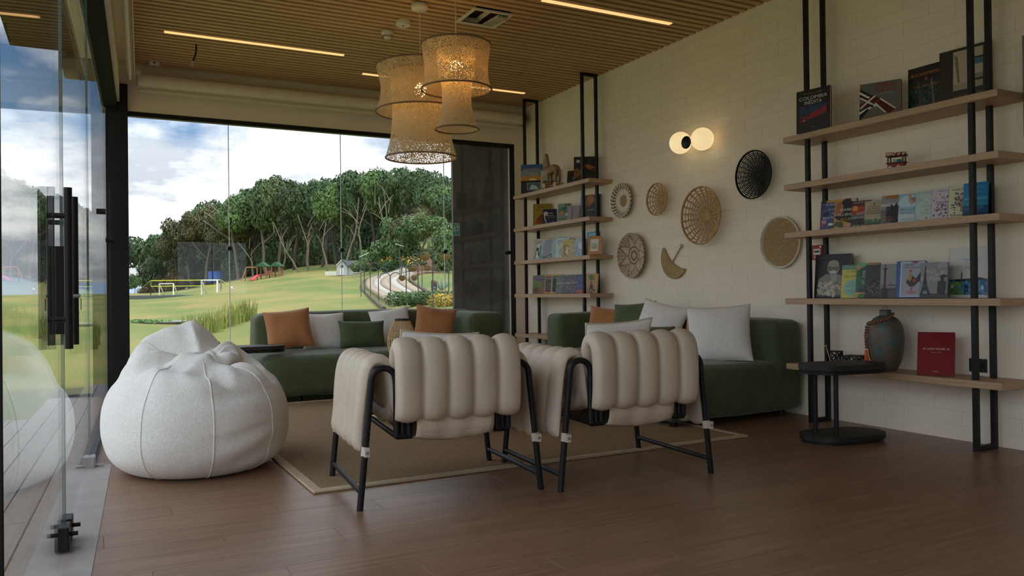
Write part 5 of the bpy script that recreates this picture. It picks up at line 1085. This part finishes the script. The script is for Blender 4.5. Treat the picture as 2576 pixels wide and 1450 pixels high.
# distant mountains, the blue air haze is painted into their colours
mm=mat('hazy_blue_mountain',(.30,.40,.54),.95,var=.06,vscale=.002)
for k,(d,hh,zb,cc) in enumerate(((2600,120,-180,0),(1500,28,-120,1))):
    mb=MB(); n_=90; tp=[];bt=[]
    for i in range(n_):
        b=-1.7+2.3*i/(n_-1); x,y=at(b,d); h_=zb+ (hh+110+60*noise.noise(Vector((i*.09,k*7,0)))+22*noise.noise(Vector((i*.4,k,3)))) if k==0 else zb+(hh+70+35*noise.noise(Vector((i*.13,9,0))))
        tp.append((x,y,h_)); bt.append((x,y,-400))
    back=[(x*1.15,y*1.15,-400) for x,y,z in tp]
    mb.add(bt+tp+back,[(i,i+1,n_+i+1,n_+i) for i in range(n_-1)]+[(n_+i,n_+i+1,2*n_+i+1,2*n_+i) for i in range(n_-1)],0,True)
    struct(mb.build('mountain',mm if k==0 else mat('hazy_blue_hill',(.22,.31,.42),.95,var=.08,vscale=.004)),'hazy blue mountain ridge on the horizon' if k==0 else 'darker blue hill below the hazy ridge')

# ------------------------------------------------------------------ garden things
def drape(pts,width_l,width_r,dz): pass
PL_=[(7.27,20.93),(9.02,27.24),(11.76,37.32),(13.6,43.5),(15.3,48.0),(17.2,48.6),(19.5,45.0)]
PR_=[(7.75,19.6),(9.2,23.6),(11.1,29.6),(13.1,35.6),(14.6,39.0),(15.6,40.0),(17.6,39.3)]
A_=smooth_path([(x,y,0) for x,y in PL_],8); B_=smooth_path([(x,y,0) for x,y in PR_],8)
mst=mat('rough_stone_paving',(.36,.28,.19),.9,col2=(.23,.175,.115),vscale=9,bump=.8,bscale=14,detail=3); mcn=mat('pale_concrete',(.36,.33,.275),.9,var=.1,vscale=2)
pth=struct(link('stone_path',None),'curving path of stone bands and concrete tracks')
for k,(a,b,m_) in enumerate(((0,.2,mst),(.2,.4,mcn),(.4,.6,mst),(.6,.8,mcn),(.8,1,mst))):
    mb=MB(); vs=[]
    for i in range(len(A_)):
        for q in (a,(a+b)/2,b):
            p=A_[i].lerp(B_[i],q); vs.append((p.x,p.y,terr(p.x,p.y)+.10+(.015 if m_ is mst else 0)))
    mb.add(vs,[(i*3+j,i*3+j+1,(i+1)*3+j+1,(i+1)*3+j) for i in range(len(A_)-1) for j in (0,1)],0,True); o=mb.build('stone_band' if m_ is mst else 'concrete_track',m_,pth); so=o.modifiers.new('t','SOLIDIFY'); so.thickness=.2; so.offset=-1
mso=mat('dark_soil',(.10,.07,.045),.95,var=.3,vscale=3)
for s_,P_ in ((-.25,A_),(.25,B_)):
    mb=MB(); mb.tube([(p.x+s_*.9,p.y,terr(p.x+s_*.9,p.y)+.03) for p in P_[:44]],.075,6); mb.build('soil_edge',mso,pth)
# steps up the bank
st_=struct(link('garden_steps',None),'flight of reddish brick steps climbing the bank'); mbk=mat('red_brick_step',(.26,.135,.085),.85,var=.25,vscale=5)
a0,a1=Vector((15.9,39.6,2.15)),Vector((21.6,52.4,4.45)); dirv=(a1-a0); n_=22; hd=Vector((dirv.x,dirv.y,0)).normalized(); sd=Vector((hd.y,-hd.x,0)); rzst=math.atan2(hd.y,hd.x)-math.pi/2
for k in range(n_):
    p=a0+dirv*(k/n_); mb=MB().cbox(-.85+.012*k,.85-.012*k,0,.75,-.5,.0,.02); mb.build('step',mbk,st_,tuple(p),(0,0,rzst))
# hedge near the path
mhl=leaf_mesh('leaves',[(x,random.uniform(-.1,.1),.16,.3,.24,.2) for x in np.linspace(-.95,.95,12)],5200,.030,LM[3],5)
x,y=at(px(1088),20.4); t=thing('hedge','low clipped hedge running beside the stone path','hedge',(x,y,terr(x,y)-.02),R(-27)); o=link('leaves',mhl,t); MB().cbox(-.9,.9,-.12,.12,0,.22,.05).build('hedge_core',LM[0],t); 
mhy=leaf_mesh('leaves',[(random.uniform(-.3,.3),random.uniform(-.2,.2),.15,.25,.22,.18) for _ in range(8)],2400,.026,leafm('leaf_yellow',(.42,.30,.04),(.18,.17,.03)),6)
x,y=at(px(1128),19.6); t=thing('yellow_shrub','yellow leaved shrub at the end of the clipped hedge','shrub',(x,y,terr(x,y)-.02)); link('leaves',mhy,t); link('stem',TRK[3],t).scale=(.2,.2,.3)
# shepherd hooks with hanging baskets
mir=mat('grey_iron',(.045,.05,.05),.5,var=.2); mbas=mat('coir_basket',(.26,.15,.06),.9,col2=(.17,.095,.035),vscale=30,bump=.6,bscale=60)
def hook(label,u,d,ytop,arms=((-.30,0),(.30,0))):
    # arms: offsets (sideways, towards the house) from the pole to the tip of each hook
    x,y=at(px(u),d); z0=terr(x,y)-.05; zt=1.05+(745-ytop)/2000*d; t=thing('hook_pole',label,'plant hook',(x,y,z0),0,'iron hook poles by the path')
    rm=max(math.hypot(*a) for a in arms)/2; zp=zt-z0-rm*.9; tips=[]
    MB().tube([(0,0,0),(0,0,zp)],.016,8).build('pole',mir,t)
    for a,b in arms:
        v=Vector((a*CS-b*SN,-a*SN-b*CS,0)); r_=v.length/2; v.normalize(); zb=zp
        MB().tube([tuple(v*(r_-r_*math.cos(q))+Vector((0,0,zb+r_*.9*math.sin(q)))) for q in [math.pi*1.10*k/14 for k in range(15)]],.012,7).build('hook',mir,t)
        e=v*(r_-r_*math.cos(math.pi*1.10)); tips.append((x+e.x,y+e.y,z0+zb+r_*.9*math.sin(math.pi*1.10)))
    return tips
def hbasket(label,tip,w,yrim,d):
    zr=1.05+(745-yrim)/2000*d; s=w/.34; t=thing('hanging_basket',label,'basket',(tip[0],tip[1],zr-.16*s),0,'hanging baskets by the path'); top=tip[2]-(zr-.16*s)
    MB().lathe([(.02*s,0),(.08*s,.02*s),(.14*s,.08*s),(.17*s,.155*s),(.175*s,.165*s),(.155*s,.16*s),(.02,.14*s)],20,cap=False).build('bowl',mbas,t)
    for k in range(3):
        a=2.1*k; MB().tube([(.165*s*math.cos(a),.165*s*math.sin(a),.16*s),(0,0,top)],.004,5).build('chain',mir,t)
    link('plant',leaf_mesh('plant',[(0,0,.2*s,.13*s,.13*s,.06*s)],260,.03*s,LM[2],int(w*1000)+int(d)),t); return t
T1=hook('tall double iron hook pole carrying two big coir baskets',1089,19,600,((-.175,.06),(.30,0)))
T2=hook('double iron hook pole with a taller spike behind the big one',1052,21,642,((-.11,.16),(.25,0)))
T3=hook('slender iron hook pole along the curving stone path',1022,21.5,672,((-.095,.12),(.26,0)))
T4=hook('slender iron hook pole along the curving stone path',1062,30,660,((-.30,0),(.21,.05)))
T5=hook('slender iron hook pole along the curving stone path',1030,33,672,((-.30,0),(.22,.05)))
for u,d,yt,ar in [(982,23,690,((-.3,0),(.3,0))),(952,26,678,((-.3,0),(.3,0))),(932,30,665,((-.3,0),(.3,0))),(908,32.5,655,((.3,0),)),(1129,22,660,((-.3,0),)),(1010,38,652,((-.3,0),))]:
    hook('slender iron hook pole along the curving stone path',u,d,yt,ar)
hbasket('big coir hanging basket on the tall hook pole, over the path',T1[0],.27,648,19); hbasket('big coir hanging basket on the tall hook pole, by the outer wall',T1[1],.29,648,19)
hbasket('coir hanging basket with flowers on the spiked hook pole',T2[0],.25,678,21); hbasket('coir hanging basket behind the spiked hook pole',T4[1],.30,678,30)
hbasket('small coir hanging basket low beside the stone path',T3[0],.20,703,21.5); hbasket('small coir hanging basket low over the lawn by the path',T5[1],.28,703,33)
for u0,y0,u1,y1,d in ((905,651,929,638,34),(997,618,1016,624,40)):
    p=at(px((u0+u1)/2),d); z=1.05+(745-(y0+y1)/2)/2000*d; t=thing('solar_lamp','slim solar lamp on a pole '+('at the outer bend of the path' if u0<950 else 'standing in the flower bed'),'lamp',(p[0],p[1],terr(*p)-.05)); hh=z-terr(*p)+.05
    MB().tube([(0,0,0),(0,0,hh)],.02,8).build('pole',mir,t); MB().cbox(-.22,.22,-.06,.06,-.012,.012,.004).build('lamp_head',mat('pale_panel',(.6,.62,.62),.4),t,(0,0,hh),(0,R(-25 if u0<950 else 18),-YAW))
# signpost
x,y=at(px(1092),24); t=thing('garden_sign','dark green wedge topped garden sign with white lettering','sign',(x,y,terr(x,y)-.02),-YAW)
MB().add([(-.085,-.03,0),(.085,-.03,0),(.085,.03,0),(-.085,.03,0),(-.085,-.03,.42),(.085,-.03,.36),(.085,.03,.36),(-.085,.03,.42)],[(0,3,2,1),(4,5,6,7),(0,1,5,4),(1,2,6,5),(2,3,7,6),(3,0,4,7)]).build('panel',mat('dark_slate_green',(.03,.045,.045),.6),t)
MB().add([(-.085,-.03,.42),(.085,-.03,.36),(.085,.03,.36),(-.085,.03,.42),(-.085,-.03,.49),(.085,-.03,.44),(.085,.03,.44),(-.085,.03,.49)],[(0,3,2,1),(4,5,6,7),(0,1,5,4),(1,2,6,5),(2,3,7,6),(3,0,4,7)]).build('rusty_cap',mat('rust_cap',(.16,.08,.045),.7),t)
for s,z,w_ in (('THE',.24,.1),('NEST',.16,.13),('spa',.09,.06)):
    cu=bpy.data.curves.new('lettering','FONT'); cu.body=s; cu.align_x='CENTER'; cu.size=w_/len(s)*1.45; cu.materials.append(flat('dfe4e2')); link('lettering',cu,t,(0,-.0315,z),(math.pi/2,0,0))
# spiky agave
x,y=at(px(1110),27); t=thing('agave','blue grey spiky agave on the lawn beside the sign','plant',(x,y,terr(x,y)))
lf=MB().tube([(0,0,0),(.12,0,.16),(.26,0,.36)],[.02,.025,.003],5).mesh('leaf',mat('agave_leaf',(.20,.27,.22),.7))
for k in range(16): o=link('leaf',lf,t,(0,0,0),(0,R(random.uniform(-35,25)),k*.9))
# flowers bed row
for i,(u,d,c) in enumerate([(972,55,'d8a020'),(1028,50,'d8a020'),(945,58,'c83a30'),(1000,53,'d8b830'),(1046,46,'e0a828'),(990,56,'e0b030'),(1015,57,'d89018')]):
    x,y=at(px(u),d); t=thing('flower_clump','clump of orange and yellow flowers in the bed above the path','flower',(x,y,terr(x,y)),0,'flower clumps above the path')
    link('leaves',DENSE[2],t).scale=(.7,.7,.7); link('blossoms',leaf_mesh('blossoms',[(0,0,.5,.5,.5,.35)],60,.07,flat(c),i),t)
# reeds by the window
mrd=mat('reed_green',(.14,.22,.035),.8,col2=(.27,.25,.05),vscale=5,objvar=.2)
def reeds(label,x,y,n,sp,h,seed):
    r_=random.Random(seed); mb=MB()
    for k in range(n):
        a=r_.uniform(0,6.28); q=sp*r_.random()**.6; bx,by=q*math.cos(a),q*math.sin(a); hh=h*r_.uniform(.5,1.1); lx,ly=r_.uniform(-.12,.12),r_.uniform(-.12,.12); w=.012
        mb.add([(bx-w,by,-.03),(bx+w,by,-.03),(bx+lx*.5+w*.8,by+ly*.5,hh*.6),(bx+lx*.5-w*.8,by+ly*.5,hh*.6),(bx+lx,by+ly,hh)],[(0,1,2,3),(3,2,4)])
    t=thing('reed_clump',label,'plant',(x,y,terr(x,y)),0,'green reeds along the garden bed'); o=mb.build('blades',mrd,t); so=o.modifiers.new('t','SOLIDIFY'); so.thickness=.006
    return t
for i,(u,yy,d) in enumerate([(478,0,19.8),(500,0,20.3),(522,0,20.7),(545,0,21.3),(566,0,21.8),(588,0,22.6),(608,0,23.4),(625,0,24.2),(535,0,20.2),(490,0,19.2)]):
    x,y=at(px(u),d); reeds('upright green reed clump on the lawn outside the window',x,y,48,.26,.56 if u<560 else .66,i)
for i,(b,d) in enumerate([(-.535,17),(-.545,16.2),(-.53,18)]):
    x,y=at(b,d); reeds('dark green reed clump outside beyond the deck',x,y,60,.2,.6,40+i)
# sunken bed with timber edge
t=thing('garden_bed','long garden bed with dark edging cut into the lawn','garden bed',(0,0,0)); pts=[(1.35,30.2),(2.0,28.6),(3.0,27.2),(4.3,26.6)]; q=smooth_path([(x,y,0) for x,y in pts],8)
for o_,nm,r_,m_ in ((0,'front_edging',.05,M['joint']),(.9,'back_edging',.05,mat('grey_edging',(.3,.32,.34),.7))):
    MB().tube([(p.x,p.y+o_,terr(p.x,p.y+o_)+.03) for p in q],r_,6).build(nm,m_,t)
mb=MB(); vs=[]
for p in q: vs+= [(p.x,p.y,terr(p.x,p.y)+.035),(p.x,p.y+.9,terr(p.x,p.y+.9)+.035)]
mb.add(vs,[(2*i,2*i+2,2*i+3,2*i+1) for i in range(len(q)-1)],0,True); o=mb.build('sandy_soil',mat('sandy_soil',(.42,.32,.20),.95,var=.15,vscale=3),t); so=o.modifiers.new('t','SOLIDIFY'); so.thickness=.15
o=link('seedlings',leaf_mesh('seedlings',[(p.x,p.y+.45,terr(p.x,p.y)+.07,.3,.3,.07) for p in q[:10]],700,.05,LM[3],77),t)

# sports: net and two small goals on a mat
DN=66; ux=lambda u,y_,d=DN:(*at(px(u),d),1.05+(747.5-y_)/2000*d)
x0,y0=at(px(379),DN); x1,y1=at(px(556),DN); t=thing('sports_net','yellow edged sports net between two dark poles on the lawn','net',(x0,y0,terr(x0,y0)))
v=Vector((x1-x0,y1-y0,0)); L_=v.length; an=math.atan2(v.y,v.x); t.rotation_euler=(0,0,an)
my=flat('d9dc2c'); zb=terr(x0,y0)
zt=1.05+(747.5-705)/2000*DN-zb; zl=1.05+(747.5-720)/2000*DN-zb
for x in (0,L_): MB().tube([(x,0,-.1),(x,0,zt+.03)],.035,8).build('pole',M['black'],t)
MB().box(0,L_,-.012,.012,zt-.05,zt+.02).build('top_tape',my,t); MB().box(0,L_,-.012,.012,zl-.03,zl+.03).build('bottom_tape',my,t)
for x in (0,L_): MB().box(x-.04,x+.04,-.014,.014,zl,zt).build('side_tape',my,t)
ne=MB()
for k in range(60): ne.box(L_*k/60-.002,L_*k/60+.002,-.002,.002,zl,zt)
for k in range(6): z=zl+(zt-zl)*k/6; ne.box(0,L_,-.002,.002,z-.002,z+.002)
ne.build('netting',M['black'],t)
for x,s in ((0,-1),(L_,1)): MB().tube([(x,0,zt),(x+s*1.9,.3,-.0)],.012,5).build('guy_rope',my,t)
mw=flat('e6e8e6')
def goal(u0,u1,yt,yb,d,label):
    x0,y0=at(px(u0),d); x1,y1=at(px(u1),d); v=Vector((x1-x0,y1-y0,0)); L_=v.length; zt=(yb-yt)/2000*d
    t=thing('goal',label,'goal',(x0,y0,terr(x0,y0)-.02),math.atan2(v.y,v.x),'small white goals on the lawn')
    MB().tube([(0,0,0),(0,0,zt),(L_,0,zt),(L_,0,0)],.055,8).build('front_frame',mw,t)
    for x in (0,L_): MB().tube([(x,0,zt),(x+.12,.8,0),(x,0,0.02)],.045,6).build('side_brace',mw,t)
    MB().tube([(.12,.8,.02),(L_+.12,.8,.02)],.035,6).build('back_bar',mw,t)
goal(401,436,712,745,68.5,'small white goal near the corner post end of the net'); goal(507,546,713,750,60,'small white goal in front of the other end of the net')
xm,ym=at(px(465),64); struct(MB().cbox(-4.4,4.2,-2.2,2.6,-.4,.05,.02).build('sports_mat',mat('grey_mat',(.10,.115,.11),.9,var=.1),None,(xm,ym,terr(xm,ym)),(0,0,an)),'dark mat under the goals')
x,y=at(px(585),62); t=thing('ball','small white ball lying on the lawn by the mat','ball',(x,y,terr(x,y)+.1)); MB().sphere((0,0,0),.13,14,10).build('shell',mw,t); MB().sphere((.03,-.05,.05),.09,8,6).build('patch',flat('c86a40'),t)

# playground tower
x,y=at(px(650),76); t=thing('play_tower','wooden playground tower with two green roofs and a red slide','playground',(x,y,terr(x,y)),-YAW); mwd=mat('red_brown_timber',(.30,.115,.055),.7,var=.2); mgr=flat('2c5a40')
u=76/2000
for xx in (-.1,.75,1.3,2.0):
    for yy in (0,1.1): MB().cbox(xx-.05,xx+.05,yy-.05,yy+.05,-.1,1.35 if xx<1 else 1.35,.01).build('post',mwd,t)
for xx in (.33,1.65):
    MB().add([(xx-.55,-.15,1.3),(xx+.55,-.15,1.3),(xx+.55,1.25,1.3),(xx-.55,1.25,1.3),(xx,-.15,1.72),(xx,1.25,1.72)],[(0,1,4),(1,2,5,4),(2,3,5),(3,0,4,5),(0,3,2,1)]).build('roof',mgr,t)
    MB().cbox(xx-.45,xx+.45,0,1.1,.45,.52,.01).build('platform',mwd,t)
for k in range(5): MB().cbox(.8+.1*k,.86+.1*k,-.04,0,.4,.8,.005).build('slat',mwd,t)
MB().cbox(.75,1.3,-.04,0,.8,.86,.01).build('rail',mwd,t)
MB().tube([(-.1,0,1.2),(-1.15,0,1.2)],.06,6).tube([(-1.15,0,1.2),(-1.45,-.5,-.1)],.05,6).tube([(-1.15,0,1.2),(-1.45,.5,-.1)],.05,6).build('swing_beam',mwd,t)
MB().add([(-.05,-.1,.5),(.35,-.1,.5),(-.3,-1.5,.0),(.1,-1.5,.0),(-.05,-.1,.42),(.35,-.1,.42),(-.3,-1.5,-.08),(.1,-1.5,-.08)],[(0,2,3,1),(4,5,7,6),(0,4,6,2),(1,3,7,5),(0,1,5,4),(2,6,7,3)]).build('slide',flat('b8283c'),t,(-.1,0,0))
# blue play panel
x,y=at(px(543),92); t=thing('blue_trampoline','blue netted trampoline enclosure at the foot of the wood','trampoline',(x,y,terr(x,y))); mbl=flat('1f4fa0')
MB().lathe([(.85,.35),(.85,1.45)],20,cap=False).build('net_wall',mbl,t); MB().lathe([(.95,.28),(.95,.36),(0,.36)],20).build('bed',mbl,t)
for k in range(6): a=k*1.047; MB().tube([(.9*math.cos(a),.9*math.sin(a),-.1),(.9*math.cos(a),.9*math.sin(a),1.55)],.035,6).build('pole',M['black'],t)
# playhouse
d=64; x,y=at(px(884),d); t=thing('playhouse','small grey playhouse with white trim and dark roof','house',(x,y,terr(x,y)-.05),-YAW); mgy=mat('pale_grey_boards',(.50,.53,.56),.7,var=.05); mrf=mat('dark_roof',(.045,.05,.06),.8,var=.15)
k=d/2000
MB().cbox(-.35,1.05,-.4,1.0,0,.80,.01).build('side_wall',mgy,t)
MB().prism([(-1.05,0),(-.2,0),(-.2,.75),(-.62,1.18),(-1.05,.75)],-.01,1.2).build('gable_wall',mgy,t,(0,-.6+1.2,0),(math.pi/2,0,0))
MB().add([(-.35,-.55,.78),(1.15,-.55,.78),(1.15,.3,1.22),(-.6,.3,1.22),(1.15,1.15,.78),(-.35,1.15,.78),(-.35,-.55,.72),(1.15,-.55,.72),(1.15,1.15,.72),(-.35,1.15,.72)],[(0,1,2,3),(3,2,4,5),(6,9,8,7),(0,6,7,1),(1,7,8,4,2),(5,4,8,9)]).build('roof',mrf,t)
for s in (-1,1): MB().add([(-.62,-.72,1.30),(-.62+s*.52,-.72,.74),(-.62+s*.52,.7,.74),(-.62,.7,1.30),(-.62,-.72,1.22),(-.62+s*.45,-.72,.74),(-.62+s*.45,.7,.74),(-.62,.7,1.22)],[(0,1,2,3),(7,6,5,4),(0,4,5,1),(1,5,6,2),(2,6,7,3)]).build('gable_roof',[mw][0] if s<0 else mrf,t)
MB().box(-.78,-.48,-.62,-.60,0.05,.6).build('door',mw,t); MB().box(.25,.75,-.42,-.39,.25,.55).build('window',M['black'],t); MB().box(-.72,-.52,-.625,-.615,.62,.8).build('window',M['black'],t)
MB().cbox(.2,.8,-.44,-.40,.2,.25,.01).build('window_sill',mw,t)
for q_ in range(7): MB().cbox(-1.95+.13*q_,-1.85+.13*q_,-.62,-.58,0,.32,.01).build('fence_board',mw,t)
# pergola on the bank far right
x,y=at(px(1112),58); t=thing('pergola','dark open pergola at the top of the bank','pergola',(x,y,terr(x,y)),-YAW)
for xx in (-.5,.9): 
    for yy in (0,1.2): MB().box(xx-.05,xx+.05,yy-.05,yy+.05,-.3,2.2).build('post',mir,t)
for yy in (0,.4,.8,1.2): MB().box(-.8,1.3,yy-.04,yy+.04,2.2,2.3).build('beam',mir,t)
MB().cbox(-.6,1.0,-.02,.02,.1,.75,.01).build('panel',mwd,t)

# lettering becomes plain mesh
bpy.context.view_layer.update(); dg=bpy.context.evaluated_depsgraph_get()
for o in [q for q in SC.objects if q.type=='FONT']:
    me=bpy.data.meshes.new_from_object(o.evaluated_get(dg)); n=bpy.data.objects.new('lettering',me); COL.objects.link(n); n.parent=o.parent; n.matrix_local=o.matrix_local.copy(); n.name='lettering'
    if not me.materials: me.materials.append(o.data.materials[0])
    bpy.data.objects.remove(o)
